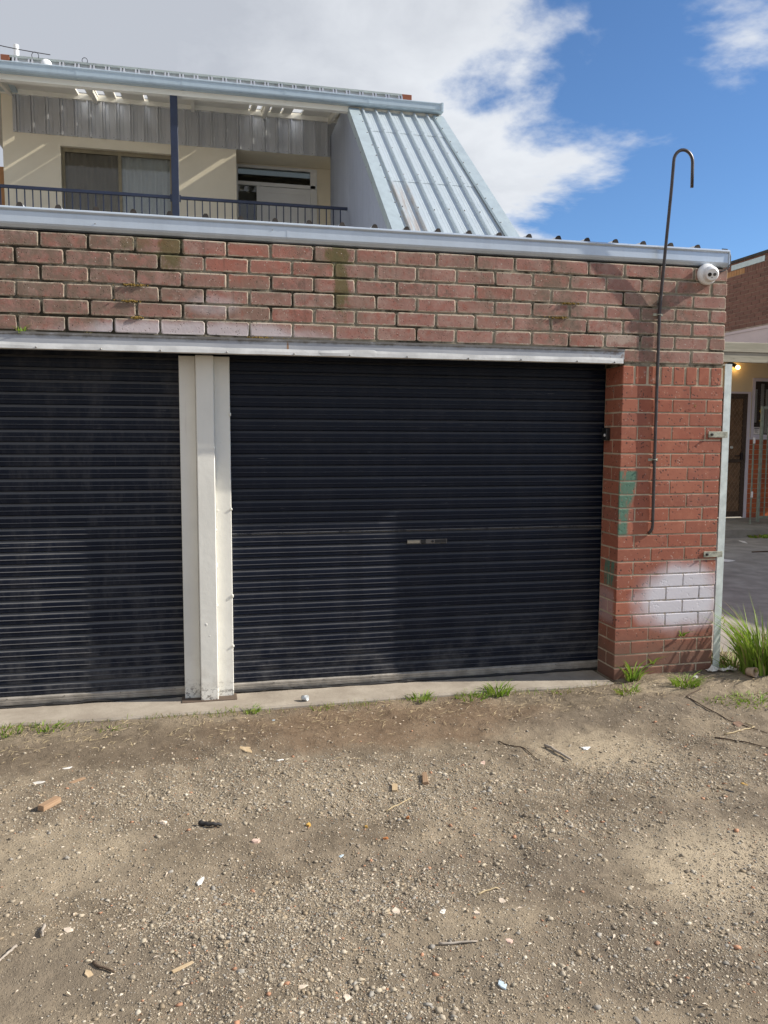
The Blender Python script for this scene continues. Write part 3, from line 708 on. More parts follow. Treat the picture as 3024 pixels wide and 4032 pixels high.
# lintel with its dented flashing strip
lint = MB()
lint.prism_x([(-0.012, 2.036), (-0.012, 2.082), (-0.018, 2.085), (-0.019, 2.0965), (0.10, 2.0965), (0.10, 2.014), (0.0, 2.014), (-0.006, 2.036)], -6.6, -0.712)
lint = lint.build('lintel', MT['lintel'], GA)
mb = MB(); xs = np.arange(-5.0, -0.7139, 0.02); rr = random.Random(3); prev = None
def den_(x): return 0.004*math.sin(x*5.1)+0.003*math.sin(x*13+1)+0.004*max(0, math.sin(x*2.2+.6))
rows = []
for x in xs:
    t = den_(x); b_ = 0.5*math.sin(x*9.3)*math.sin(x*2.1+1)*0.006
    d = 1.0 if -2.62 < x < -2.30 else 0.35
    rows.append([(x, -0.0145-0.002*d, 2.037+t*d+0.004), (x, -0.017-abs(b_)*d*1.2, 2.026+0.5*t), (x, -0.0185, 2.0095+0.0015*math.sin(x*17)*d), (x, -0.006, 2.006)])
V = [p for r_ in rows for p in r_]; F = []
for i in range(len(rows)-1):
    for k in range(3): F.append((4*i+k, 4*i+k+1, 4*i+5+k, 4*i+4+k))
MB().add(V, F).build('lintel_flashing', MT['flash'], lint)
for x in (-4.10, -3.79, -3.475, -3.13, -2.76, -2.42, -2.08, -1.74, -1.385, -1.02, -0.80):
    MB().lathe([(0.0045, 0), (0.0045, 0.004), (0.002, 0.006)], (x+rr.uniform(-.02, .02), -0.0175, 2.016), (0, -1, 0), 8).build('screw', MT['screw'], lint)
# white steel column between the doors
colm = MB().box(-3.299, -3.197, 0.132, 0.30, -0.012, 2.012, 0.005).build('column', MT['white'], GA)
MB().box(-3.391, -3.3, 0.190, 0.25, 0.0, 2.011, 0.003).build('column_flange', MT['white'], colm)
MB().box(-3.196, -3.106, 0.190, 0.25, 0.0, 2.011, 0.003).build('column_flange', MT['white'], colm)
MB().box(-3.41, -3.09, 0.115, 0.24, -0.006, 0.006, 0.002).build('base_plate', plain('rusty_plate', (0.10, 0.07, 0.05), 0.8), colm)
for (x, y, z, L) in ((-3.1055, 0.186, 1.67, .02), (-3.1055, 0.186, 1.12, .014), (-3.1055, 0.186, 0.60, .02), (-3.1055, 0.186, 0.30, .014), (-3.196, 0.186, 0.78, .03), (-3.196, 0.186, 0.55, .016), (-3.196, 0.186, 1.0, .012)):
    MB().box(x-0.006, x+0.005, y-.003, y+.012, z, z+L, 0.003).build('weld_bead', MT['white'], colm, smooth=True)

# roller doors: one object per rib of the curtain
PIT = 0.0693
SP = [(0.0, 0.0), (0.003, -0.0095), (0.007, -0.0132), (0.023, -0.0136), (0.0255, -0.0158), (0.0285, -0.0158), (0.031, -0.0136), (0.049, -0.0136), (0.0545, -0.0122), (0.060, -0.0085), (0.065, -0.0035), (PIT, 0.0)]
def roller(x0, x1, yb, label, zb, tilt):
    d = bpy.data.objects.new('roller_door', None); COL.objects.link(d); d.parent = GA; d.location = Vector((x0, yb, 0))-org(GA); d['label'] = label
    nseg = 24; V = []; F = []
    for i in range(nseg+1):
        x = (x1-x0)*i/nseg
        w = 0.0016*math.sin(i*1.7+x0)+0.0014*math.sin(i*0.6)+0.0008*math.sin(i*2.9)
        for (dz, dy) in SP: V.append((x, dy+w, dz))
    m = len(SP)
    for i in range(nseg):
        for k in range(m-1): F.append((i*m+k, (i+1)*m+k, (i+1)*m+k+1, i*m+k+1))
    me = bpy.data.meshes.new('curtain_rib'); me.from_pydata(V, [], F); me.update(); me.materials.append(MT['slat'])
    bm = bmesh.new(); bm.from_mesh(me); bmesh.ops.recalc_face_normals(bm, faces=bm.faces[:]); 
    if sum(f.normal.y for f in bm.faces) > 0: bmesh.ops.reverse_faces(bm, faces=bm.faces[:])
    bm.to_mesh(me); bm.free()
    z = zb+0.050
    while z < 2.04:
        o = link('slat', me, d, (x0, yb+br.uniform(-.0008, .0008), z)); o.rotation_euler = (0, br.uniform(-.0004, .0004), 0); z += PIT
    rail = MB()
    zr = zb
    rail.prism_x([(yb+0.004, zr+0.002), (yb-0.016, zr+0.002), (yb-0.018, zr+0.016), (yb-0.0155, zr+0.018), (yb-0.0185, zr+0.020), (yb-0.0185, zr+0.028), (yb-0.0155, zr+0.030), (yb-0.0185, zr+0.032), (yb-0.0185, zr+0.042), (yb-0.012, zr+0.048), (yb-0.006, zr+0.051), (yb+0.004, zr+0.051)], x0, x1)
    rail = rail.build('bottom_rail', MT['alu'], d)
    pts = []; 
    for i in range(41):
        x = x0+(x1-x0)*i/40; pts.append((x, yb-0.024+br.uniform(-.006, .004), zr-0.004+br.uniform(-.004, .004)+0.003*math.sin(x*6)))
    MB().tube(pts, [0.009+br.uniform(-.004, .004) for _ in pts], 6).build('rubber_seal', MT['rubber'], d)
    for x in np.arange(x0+0.25, x1, 0.31): MB().lathe([(0.004, 0), (0.004, 0.002)], (x, yb-0.0185, zr+0.040), (0, -1, 0), 8).build('rail_screw', MT['screw'], rail)
    return d
dl = roller(-5.25, -3.386, 0.262, 'dusty black-navy roller door left of the white column', 0.012, 0)
dr = roller(-3.112, -0.690, 0.262, 'navy roller door with centre lock right of the white column', 0.012, 0)
lk = MB().box(-2.025, -1.765, 0.2415, 0.2475, 0.8845, 0.9125, 0.001).build('lock_plate', plain('worn_lock_steel', (0.16, 0.15, 0.14), 0.45, 0.5), dr)
MB().box(-2.022, -1.944, 0.2395, 0.2413, 0.890, 0.9075, 0.001).build('lock_bolt', plain('brass_slot', (0.42, 0.38, 0.30), 0.4, 0.4), lk)
MB().box(-1.845, -1.770, 0.2398, 0.2413, 0.8885, 0.9085).build('lock_slot', MT['black'], lk)
MB().lathe([(0.008, 0), (0.008, 0.003), (0.005, 0.004)], (-1.860, 0.2413, 0.8985), (0, -1, 0), 14).build('keyhole', MT['black'], lk)
MB().box(-1.935, -1.905, 0.2385, 0.2413, 0.886, 0.911, 0.002).build('lock_slider', MT['black'], lk)

# black key switch on the pier reveal
ks = thing('key_switch', 'small black key switch box on the reveal of the brick pier', 'switch', (-0.713, 0.165, 1.54))
MB().box(-0.740, -0.7125, 0.135, 0.198, 1.535, 1.615, 0.004).build('switch_box', MT['black'], ks)
MB().lathe([(0.009, 0), (0.009, 0.004), (0.006, 0.005)], (-0.740, 0.155, 1.568), (-1, 0, 0), 14).build('key_barrel', MT['cctv'], ks)

# ------------------------------------------------------------------ hooked pole, steel angle, camera
PX = -0.4785
hp = thing('hooked_pole', 'thin dark steel pole with hooked top fixed to the brick pier', 'pole', (PX, -0.02, 0.96))
pts = [(PX-0.02, 0.0, 0.945), (PX-0.014, -0.008, 0.955), (PX-0.003, -0.013, 0.975), (PX, -0.0135, 1.0), (PX-0.002, -0.0125, 1.4), (PX-0.003, -0.0125, 1.9), (PX-0.004, -0.014, 2.33), (PX-0.003, -0.028, 2.48), (PX-0.002, -0.052, 2.70), (PX-0.001, -0.074, 2.89), (PX, -0.092, 3.05), (PX, -0.102, 3.16)]
cx, cz, rad = PX+0.0635, 3.205, 0.0635
for i in range(0, 13):
    a = math.pi-math.pi*i/12; pts.append((cx+rad*math.cos(a), -0.106, cz+rad*math.sin(a)*1.12))
pts += [(PX+0.128, -0.106, 3.14), (PX+0.129, -0.105, 3.062)]
MB().tube(pts, 0.0098, 12).build('pole_tube', MT['pole'], hp, smooth=True)
for z in (2.315, 1.415):
    o = MB(); o.tube([(PX-0.014, -0.003, z), (PX-0.012, -0.02, z), (PX-0.003, -0.026, z), (PX+0.006, -0.02, z), (PX+0.008, -0.003, z)], 0.003, 6); o.box(PX-0.040, PX-0.010, -0.004, 0.003, z-0.008, z+0.008, 0.001); o.box(PX+0.006, PX+0.026, -0.004, 0.003, z-0.008, z+0.008, 0.001)
    o.build('saddle_clip', MT['angle_r'], hp)
ap = thing('steel_post', 'pale green steel angle post bolted to the right edge of the brick pier', 'post', (0.03, 0, 0))
am = MB(); am.prism_y([(0.010, -0.05), (0.0595, -0.05), (0.0595, 2.025), (0.010, 2.025)], 0.004, 0.010)
am.box(0.0535, 0.0595, 0.0102, 0.056, -0.05, 2.0248)
am.box(0.010, 0.0533, 0.0101, 0.044, 2.015, 2.0247)
am.build('post_angle', MT['angle'], ap)
for z in (1.575, 0.798):
    b_ = MB().box(-0.098, 0.040, -0.0080, -0.0022, z-0.019, z+0.019, 0.0015).build('bracket', MT['angle_r'], ap)
    MB().lathe([(0.009, 0), (0.009, 0.006), (0.005, 0.0065), (0.005, 0.013)], (-0.076, -0.0080, z), (0, -1, 0), 6).build('bolt', MT['pole'], b_)
cc = thing('security_camera', 'white dome security camera under the gutter at the wall corner', 'security camera', (-0.165, 0.0, 2.572))
ax = Vector((-0.36, -0.90, -0.24)).normalized(); o_ = Vector((-0.158, 0.0, 2.575))
MB().lathe([(0.064, -0.002), (0.066, 0.012), (0.063, 0.026), (0.054, 0.034)], o_+Vector((0, 0.004, 0)), (0, -1, 0), 36).build('base_ring', MT['cctv'], cc, smooth=True)
c0 = o_+Vector((0.004, -0.040, -0.003)); prof_ = []
for i in range(0, 15):
    a = -math.pi/2+math.pi*0.80*i/14; prof_.append((0.049*math.cos(a), 0.049*math.sin(a)))
ball = MB().lathe(prof_, c0, ax, 36).build('camera_ball', MT['cctv'], cc, smooth=True)
MB().lathe([(0.0365, 0.031), (0.037, 0.044), (0.034, 0.0475)], c0, ax, 30).build('face_plate', MT['cctv'], ball)
sx = ax.cross(Vector((0, 0, 1))).normalized(); sz = sx.cross(ax)
for s_, r_ in ((-1, 0.0095), (1, 0.0115)):
    MB().lathe([(r_, 0.048), (r_, 0.0505), (r_*0.8, 0.051)], c0+sx*0.0145*s_, ax, 18).build('lens', MT['lens'] if s_ > 0 else MT['lensring'], ball)
MB().lathe([(0.003, 0.048), (0.003, 0.0505)], c0-sz*0.018, ax, 10).build('sensor', MT['lens'], ball)
MB().tube([(-0.10, -0.006, 2.590), (-0.05, -0.012, 2.598), (-0.012, -0.010, 2.618), (0.006, -0.006, 2.655), (0.010, 0.0, 2.695), (0.006, 0.004, 2.722), (-0.012, 0.006, 2.738), (-0.04, 0.02, 2.742)], 0.0042, 6).build('loose_cable', MT['cable'], None, smooth=True, loc=(-0.05, -0.012, 2.6), label='black cable looping from the dome camera over the gutter end', cat='cable')

# ------------------------------------------------------------------ house behind
YR, YC, YD = 7.4, 9.0, 9.85
HO = thing('house', 'two storey cream house with navy balcony and zinc lean-to behind the garage', 'house', (-2.7, 8.5, 0))
hw = MB()
WX0, WX1, WZ0, WZ1 = -5.255, -3.59, 4.2, 5.945     # balcony window opening
hw.box(-6.07, WX0, YC, YC+0.12, 3.4, 6.75); hw.box(WX0, WX1, YC, YC+0.12, WZ1, 6.75); hw.box(WX1, -2.612, YC, YC+0.12, 3.4, 6.75)
hw.box(-2.73, -2.612, YC+0.12, YD, 3.4, 6.20)                # left cheek of the door recess
hw.box(-2.612, -0.90, YC, YC+0.12, 6.10, 6.75)
hw.box(-0.90, 0.20, YC, YC+0.12, 3.4, 6.75)
hw.box(-2.612, -0.90, YC+0.12, YD+0.12, 6.165, 6.25)           # recess ceiling
hw.box(-2.612, -2.575, YD, YD+0.12, 3.4, 6.165); hw.box(-1.195, -0.90, YD, YD+0.12, 3.4, 6.165); hw.box(-2.575, -1.195, YD, YD+0.12, 6.135, 6.165)
hw.box(-0.90, -0.80, YC+0.12, YD+0.12, 3.4, 6.165)
hw.box(-6.07, 0.30, YC, 15.0, -0.1, 3.395)
hw.box(-6.07, -5.95, YC+0.125, 15.0, 3.4, 6.75); hw.box(0.2005, 0.32, YC+0.125, 15.0, 3.4, 6.75)
hw.build('house_wall', MT['render'], HO)
MB().box(-6.3, 0.28, 7.35, YC-0.002, 3.45, 3.6).build('balcony_floor', MT['apron'], HO)
MB().box(-6.9, -6.075, 9.1, 15, -0.1, 5.6).build('left_brick_wing', MT['nsold'], HO)
# soffit, rafters, fascia beam
so = MB(); RP = [(7.42, 6.42), (9.0, 6.70), (9.0, 6.73), (7.42, 6.45)]
CLEAR = [(-4.96, -4.82), (-4.68, -4.56), (-4.42, -4.32), (-4.00, -3.94), (-2.42, -2.39), (-2.30, -2.22), (-2.10, -2.07), (-1.92, -1.89), (-1.74, -1.58)]
x = -6.6
for c0_, c1_ in CLEAR:
    so.prism_x(RP, x, c0_); x = c1_
so.prism_x(RP, x, 0.30)
so.build('soffit', MT['trim'], HO)
g = G('clear_ribbed_sheet'); tr_ = g.n('ShaderNodeBsdfTransparent'); tr_.inputs[0].default_value = (0.97, 0.95, 0.90, 1)
tl_ = g.n('ShaderNodeBsdfTranslucent'); tl_.inputs[0].default_value = (0.8, 0.79, 0.76, 1)
mx_ = g.n('ShaderNodeMixShader'); mx_.inputs[0].default_value = 0.18; g.t.links.new(tr_.outputs[0], mx_.inputs[1]); g.t.links.new(tl_.outputs[0], mx_.inputs[2])
g.t.links.new(mx_.outputs[0], g.t.nodes['Material Output'].inputs['Surface'])
for c0_, c1_ in CLEAR:
    MB().quad((c0_, 7.43, 6.437), (c1_, 7.43, 6.437), (c1_, 8.99, 6.714), (c0_, 8.99, 6.714)).build('clear_roof_sheet', g.m, HO)
for x in (-5.95, -4.74, -3.30, -2.20, -1.14):
    MB().prism_x([(7.47, 6.36), (7.47, 6.425), (8.99, 6.695), (8.99, 6.60)], x, x+0.05).build('rafter', MT['trim'], HO)
MB().box(-6.6, 0.275, 7.365, 7.46, 6.205, 6.395, 0.004).build('fascia_beam', MT['trim'], HO)
MB().box(-6.6, -0.86, 8.945, 8.998, 6.628, 6.70).build('wall_plate_board', MT['trim'], HO)
gp2 = [(7.36, 6.275), (7.27, 6.27), (7.245, 6.285), (7.238, 6.30), (7.236, 6.365), (7.228, 6.372), (7.226, 6.384), (7.232, 6.392), (7.243, 6.392), (7.25, 6.385), (7.25, 6.30), (7.355, 6.29), (7.355, 6.42), (7.361, 6.42)]
hg = MB().prism_x(gp2, -6.7, 0.29).build('eaves_gutter', MT['gutter2'], HO)
for x in (-4.78, -3.42, -2.02, -0.82):
    MB().prism_x([(y-0.003, z-0.001) for y, z in gp2[1:8]]+[(7.30, 6.385), (7.30, 6.27)], x, x+0.022).build('gutter_joint', MT['gutter2'], hg)
    MB().box(x-0.01, x+0.03, 7.35, 7.364, 6.245, 6.27).build('gutter_bracket', MT['trim'], hg)
MB().box(0.262, 0.296, 7.222, 7.36, 6.268, 6.40, 0.003).build('gutter_end', MT['gutter2'], hg)
MB().lathe([(0.008, 0), (0.008, 0.01)], (-3.52, 7.365, 6.30), (0, -1, 0), 8).build('beam_bolt', MT['screw'], HO)
# upper roof strip above the eaves gutter, ridge capping, brick parapet ends
prof = []; x = -5.66; 
while x < -0.25:
    prof += [(x, 0), (x+0.004, 0.030), (x+0.024, 0.030), (x+0.028, 0.004), (x+0.044, 0.004), (x+0.048, 0.030), (x+0.068, 0.030), (x+0.072, 0)]; x += 0.2
n = len(prof); V = []
nd = Vector((0, -0.9, 0.3)).normalized()
for (y, z_) in ((7.72, 6.50), (7.80, 6.672)):
    V += [(a, y+nd.y*h_, z_+nd.z*h_) for a, h_ in prof]
us = MB().add(V, [(i, i+1, n+i+1, n+i) for i in range(n-1)]).build('upper_roof_sheet', MT['cladding'], HO)
MB().prism_x([(7.765, 6.658), (7.755, 6.682), (7.80, 6.692), (8.3, 6.69), (8.3, 6.658)], -5.69, -0.20).build('ridge_capping', MT['flashz'], us)
for a, b_ in ((-5.805, -5.69), (-0.195, -0.045)):
    MB().box(a, b_, 7.76, 7.95, 6.56, 6.685, 0.005).build('parapet_brick', mk_side_brick('parapet_brick', [(0.20, 0.075, 0.05), (0.23, 0.09, 0.055), (0.17, 0.07, 0.045)]), HO)
MB().box(-6.6, -5.82, 8.5, 12, 6.64, 6.66).build('upper_roof_edge', MT['flashz'], HO)
MB().box(-5.68, -0.20, 9.0, 12.0, 6.735, 6.75).build('upper_roof_deck', MT['roof'], HO)
MB().lathe([(0.036, 0), (0.036, 0.30), (0.030, 0.305)], (-5.645, 8.0, 6.62), (0, 0, 1), 12).build('vent_pipe', MT['cctv'], HO)
# ribbed zinc spandrel
def ribbed(name, x0, x1, y, z0, z1, mat, parent, pitch=0.2052, start=None):
    prof = []; x = start if start is not None else x0
    prof.append((x0, 0))
    while x < x1-0.09:
        for dx, d in ((0, 0), (0.005, 0.036), (0.026, 0.038), (0.030, 0.004), (0.042, 0.004), (0.046, 0.038), (0.067, 0.036), (0.072, 0), (0.118, 0), (0.121, 0.004), (0.127, 0.004), (0.130, 0)):
            if x+dx < x1: prof.append((x+dx, d))
        x += pitch
    prof.append((x1, 0)); n = len(prof); V = []
    for z in (z0, z1): V += [(a, y-d, z) for a, d in prof]
    V += [(a, y+0.002, z0) for a, d in prof]
    F = [(i, i+1, n+i+1, n+i) for i in range(n-1)]+[(2*n+i, 2*n+i+1, i+1, i) for i in range(n-1)]
    return MB().add(V, F).build(name, mat, parent)
cl = ribbed('ribbed_cladding', -5.915, -0.905, YC-0.004, 6.092, 6.628, MT['cladding'], HO, start=-5.885)
for i in range(25):
    x = -5.885+0.2052*i-0.02
    if x < -0.95: MB().lathe([(0.006, 0), (0.006, 0.004)], (x, YC-0.004, 6.125), (0, -1, 0), 6).build('cladding_screw', MT['screw'], cl)
# balcony window: sliding frame, two panes, curtain
wf = MB()
for a, b_, c, d in ((WX0+.001, WX0+0.05, WZ0, WZ1-.001), (WX1-0.05, WX1-.001, WZ0, WZ1-.001), (WX0+0.05, WX1-0.05, WZ1-0.06, WZ1-.001), (WX0+0.05, WX1-0.05, WZ0, WZ0+0.05), (-4.425, -4.375, WZ0+0.05, WZ1-0.06)):
    wf.box(a, b_, YC+0.075, YC+0.118, c, d)
wf = wf.build('window', MT['bronze'], HO)
MB().box(WX0+0.05, -4.425, YC+0.096, YC+0.100, WZ0+0.05, WZ1-0.06).build('pane', mk_glass('fly_screen_glass', (0.70, 0.69, 0.66), 0.0), wf)
MB().box(-4.375, WX1-0.05, YC+0.090, YC+0.094, WZ0+0.05, WZ1-0.06).build('pane', MT['glass'], wf)
cm = MB(); V = []; F = []; k = 0
for i in range(90):
    x = WX0-0.05+i*0.0198; V += [(x, YC+0.15+0.018*math.sin(i*1.15), WZ0-0.05), (x, YC+0.15+0.014*math.sin(i*1.15), WZ1+0.05)]
F = [(2*i, 2*i+2, 2*i+3, 2*i+1) for i in range(89)]
MB().add(V, F).build('curtain', MT['curtain'], wf, smooth=True)
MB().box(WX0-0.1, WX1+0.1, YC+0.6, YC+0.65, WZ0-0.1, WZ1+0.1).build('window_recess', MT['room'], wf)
# recessed front door: frame, transom pane, sidelight, white leaf
df = MB()
ys, ye = YD-0.03, YD+0.05
for a, b_, c, d in ((-2.575, -2.545, 3.4, 6.134), (-2.545, -1.195, 6.095, 6.134), (-2.545, -1.225, 5.805, 5.862), (-1.310, -1.1951, 3.4, 6.094), (-2.232, -2.195, 3.4, 5.804)):
    df.box(a, b_, ys, ye, c, d)
df = df.build('door_frame', MT['doorw'], HO)
MB().box(-2.545, -1.31, YD+0.01, YD+0.016, 5.862, 6.095).build('transom_pane', mk_glass('dark_transom_glass', (0.35, 0.38, 0.38), 0.03), df)
MB().box(-2.545, -2.232, YD+0.01, YD+0.016, 3.6, 5.805).build('sidelight_pane', mk_glass('dark_sidelight_glass', (0.45, 0.47, 0.47), 0.03), df)
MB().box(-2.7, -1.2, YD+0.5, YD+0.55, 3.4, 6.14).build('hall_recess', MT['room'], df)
dm = MB(); dm.box(-2.194, -1.3105, YD+0.005, YD+0.045, 3.6, 5.804, 0.003); 
for a, b_, c, d in ((-2.194, -2.10, 3.6, 5.80), (-1.40, -1.311, 3.6, 5.80), (-2.10, -1.40, 5.70, 5.80)): dm.box(a, b_, YD-0.006, YD+0.004, c, d, 0.002)
dm.build('front_door', MT['doorw'], HO)
# balcony post and railing
MB().box(-3.582, -3.482, 7.372, 7.455, 3.6, 6.204, 0.004).build('balcony_post', MT['navy'], HO)
for x0, x1 in ((-6.5, -3.585), (-3.478, -1.10)):
    rl = MB().box(x0, x1, 7.385, 7.425, 4.832, 4.872, 0.003)
    rl = rl.box(x0, x1, 7.39, 7.42, 3.70, 3.73).build('railing', MT['navy'], HO)
    nb = int(round((x1-x0)/0.1015)); 
    bme = None
    for i in range(1, nb):
        x = x0+(x1-x0)*i/nb
        if bme is None:
            m_ = MB().box(-0.0075, 0.0075, -0.0075, 0.0075, 0, 1.10); bme = bpy.data.meshes.new('baluster'); bme.from_pydata(m_.v, [], m_.f); bme.update(); fix_normals(bme); bme.materials.append(MT['navy'])
        link('baluster', bme, rl, (x, 7.405, 3.731))
    MB().box(x0-0.002 if x0 > -4 else x1-0.02, x0+0.018 if x0 > -4 else x1+0.002, 7.378, 7.432, 4.80, 4.885).build('rail_bracket', MT['navy'], rl)
# lean-to stair roof: ribbed sheets, flashings, corrugated cheek
XL, XR = -1.098, 0.300; ZT, SL = 6.225, 0.835
LT = bpy.data.objects.new('lean_to', None); COL.objects.link(LT); LT.parent = HO; LT.location = Vector((XL, YR, 3.4))-org(HO)
def lz(y): return ZT-(7.36-y)*SL
nrm_ = Vector((0, -SL, 1)).normalized()
YE = 3.55
def sheet(y0, y1, lift, name):
    prof = [(XL+0.10, 0)]
    x = XL+0.185
    while x < XR-0.12:
        prof += [(x, 0), (x+0.012, 0.036), (x+0.034, 0.036), (x+0.046, 0)]
        for q in (0.085, 0.125): prof += [(x+q, 0), (x+q+0.006, 0.003), (x+q+0.012, 0)]
        x += 0.192
    prof.append((XR-0.05, 0)); n = len(prof); V = []
    for y in (y0, y1):
        for a, h_ in prof: V.append(Vector((a, y, lz(y)))+nrm_*(h_+lift))
    for a, h_ in prof: V.append(Vector((a, y0, lz(y0)))+nrm_*(lift-0.004))
    F = [(i, i+1, n+i+1, n+i) for i in range(n-1)]+[(2*n+i, 2*n+i+1, i+1, i) for i in range(n-1)]
    return MB().add(V, F).build(name, MT['roof'], LT)
sheet(YE, 5.62, 0.0, 'roof_sheet'); sheet(5.56, 6.85, 0.006, 'roof_sheet'); sheet(6.78, 7.36, 0.012, 'roof_sheet')
def flash(xa, xb, drop_x, drop, name, inner):
    V = []
    for y in (YE-0.02, 7.36):
        p = Vector((0, y, lz(y)))
        for x, h_ in ((inner, 0.018), (xa, 0.038), (xb, 0.038), (xb, 0.038-drop)):
            q = p+nrm_*h_; V.append((x+(0.031*(7.36-y) if xb > 0 else -0.009*(7.36-y)), q.y, q.z))
    F = [(0, 1, 5, 4), (1, 2, 6, 5), (2, 3, 7, 6)]
    o = MB().add(V, F).build(name, MT['flashz'], LT); return o
fl1 = flash(XL+0.15, XL, 0, 0.115, 'roof_flashing', XL+0.165)
fl2 = flash(XR-0.13, XR+0.02, 0, 0.12, 'roof_flashing', XR-0.145)
scm = None
def screwl(x, y, h_, par):
    global scm
    if scm is None:
        m_ = MB().lathe([(0.0085, 0), (0.0085, 0.008), (0.004, 0.012)], (0, 0, 0), nrm_, 6); scm = bpy.data.meshes.new('roof_screw'); scm.from_pydata([tuple(v) for v in m_.v], [], m_.f); scm.update(); fix_normals(scm); scm.materials.append(MT['screw'])
    p = Vector((x, y, lz(y)))+nrm_*h_; return link('roof_screw', scm, par, p)
for i in range(6):
    x = XL+0.185+0.192*i+0.022
    for y in (4.2, 4.95, 5.68, 6.30, 6.90, 7.25): screwl(x, y+br.uniform(-.03, .03), 0.036, LT)
for i in range(13):
    y = 3.9+i*0.275
    screwl(XL+0.135, y+br.uniform(-.05, .05), 0.036, fl1); screwl(XR-0.115+0.031*(7.36-y), y+br.uniform(-.05, .05), 0.036, fl2)
V = []; ys_ = np.arange(YE, YC+0.001, 0.0105)
for i, y in enumerate(ys_):
    x = XL+0.018+0.013*math.sin(i*math.pi/4.0)-0.009*(7.36-min(y, 7.36)); zt = lz(y)+0.005 if y < 7.36 else 6.42
    V += [(x, y, 2.6), (x, y, zt)]
MB().add(V, [(2*i, 2*i+2, 2*i+3, 2*i+1) for i in range(len(ys_)-1)]).build('corrugated_cheek', MT['side_metal'], LT, smooth=True)
V = []
for i, y in enumerate(np.arange(YE, 9.0, 0.3)): V += [(XR, y, 2.6), (XR, y, min(lz(min(y, 7.36))+0.004, 6.42))]
MB().add(V, [(2*i, 2*i+2, 2*i+3, 2*i+1) for i in range(len(V)//2-1)]).build('corrugated_cheek', MT['side_metal'], LT)
for i in range(7):
    y = 4.55+i*0.36; p = Vector((XL-0.012, y, lz(y)-0.075))
    MB().lathe([(0.009, 0), (0.009, 0.006)], p, (-1, 0, 0), 6).build('cheek_screw', MT['screw'], LT)
# things on the house roof
MB().lathe([(0.03, -0.035), (0.062, -0.02), (0.072, 0.0), (0.062, 0.02), (0.03, 0.035)], (-5.168, 7.42, 6.468), (0.25, -1, 0.1), 20).build('white_lamp_bowl', MT['cctv'], None, smooth=True, loc=(-5.135, 7.42, 6.37), label='small round white fitting sitting on the eaves gutter of the house', cat='light fitting')
pw = [(-7.2, 7.3, 7.05)]
for i in range(1, 12):
    t = i/11; pw.append((-7.2+2.05*t, 7.3+0.35*t, 7.05-0.36*t-0.12*math.sin(math.pi*t)))
MB().tube(pw, 0.006, 5).build('roof_wire', MT['cable'], None, loc=(-5.15, 7.6, 6.7), label='thin black wire strung to the left end of the house roof', cat='wire')
for (x, s_) in ((-5.36, 0.05), (-4.72, 0.04)):
    q = [(x+s_*math.cos(a)*0.9, 7.75, 6.70+s_*math.sin(a)) for a in np.linspace(-0.6, 3.6, 12)]
    MB().tube(q, 0.0045, 5).build('wire_loop', MT['cable'], None, loc=(x, 7.75, 6.7), label='larger bent wire loop near the vent pipe on the house roof' if s_ > .045 else 'smaller bent wire loop right of the white fitting on the house roof', cat='wire')

# ------------------------------------------------------------------ neighbouring shop building on the right
NB = thing('neighbour_building', 'brown brick neighbour building with cream ground floor and timber verandah beam', 'building', (8, 9, 0))
SX = 7.803
g = G('neighbour_brickwork'); bt = g.n('ShaderNodeTexBrick'); P_ = g.xyz(); cv = g.n('ShaderNodeCombineXYZ'); g.put(P_[1], cv.inputs[0]); g.put(P_[2], cv.inputs[1]); g.put(cv.outputs[0], bt.inputs['Vector'])
bt.inputs['Scale'].default_value = 1.0; bt.inputs['Brick Width'].default_value = 0.24; bt.inputs['Row Height'].default_value = 0.086; bt.inputs['Mortar Size'].default_value = 0.005
bt.inputs['Color1'].default_value = (0.155, 0.08, 0.064, 1); bt.inputs['Color2'].default_value = (0.135, 0.072, 0.058, 1); bt.inputs['Mortar'].default_value = (0.30, 0.24, 0.20, 1)
g.done(bt.outputs['Color'], 0.9)
MB().box(SX, SX+0.30, 7.9, 9.13, 3.77, 5.20).box(SX, SX+0.30, 11.45, 16.0, 3.77, 5.20).box(SX, SX+0.30, -0.15, 7.899, -0.1, 4.35).build('outer_side_wall', g.m, NB)
sw = MB().box(SX+0.009, SX+0.30, 9.1305, 11.4495, 3.77, 5.20)
sw = sw.build('side_wall', MT['nmort'], NB)
NBK = [brick_mesh('brown_brick', 0.229, 0.10, 0.0760, MT['nbrick'], 0.003, 0.001, br) for _ in range(6)]
NSD = [brick_mesh('brown_soldier_brick', 0.0755, 0.10, 0.112, MT['nbrick'], 0.003, 0.001, br) for _ in range(3)]
TSD = [brick_mesh('tan_soldier_brick', 0.0755, 0.10, 0.112, MT['nsold'], 0.003, 0.001, br) for _ in range(3)]
for k in range(13):
    z = 4.927-B*(k+0.5)
    for i in range(9): lay(br.choice(NBK), sw, SX+0.05, 9.25+0.24*i+(0.12 if k % 2 else 0), z, math.pi/2, 0.001)
for i in range(24):
    y = 9.3+0.0865*i; lay(br.choice(TSD if y > 10.45 else NSD), sw, SX+0.05, y, 4.988, math.pi/2, 0.001)
for k in range(2):
    for i in range(9): lay(br.choice(NBK), sw, SX+0.05, 9.25+0.24*i+(0.12 if k else 0), 5.05+B*(k+0.45), math.pi/2, 0.001)
MB().box(SX-0.03, SX+0.35, 7.9, 16.0, 5.2005, 5.255).build('parapet_capping', plain('dark_capping', (0.03, 0.027, 0.025), 0.8, 0, 0.4, 20), NB)
MB().box(SX-0.012, SX+0.002, 9.85, 10.9, 5.055, 5.165, 0.003).build('zinc_flashing', MT['flashz'], NB)
MB().box(SX-0.02, SX+0.30, 7.9, 16, 2.0, 3.715).build('pink_wall', MT['pink'], NB)
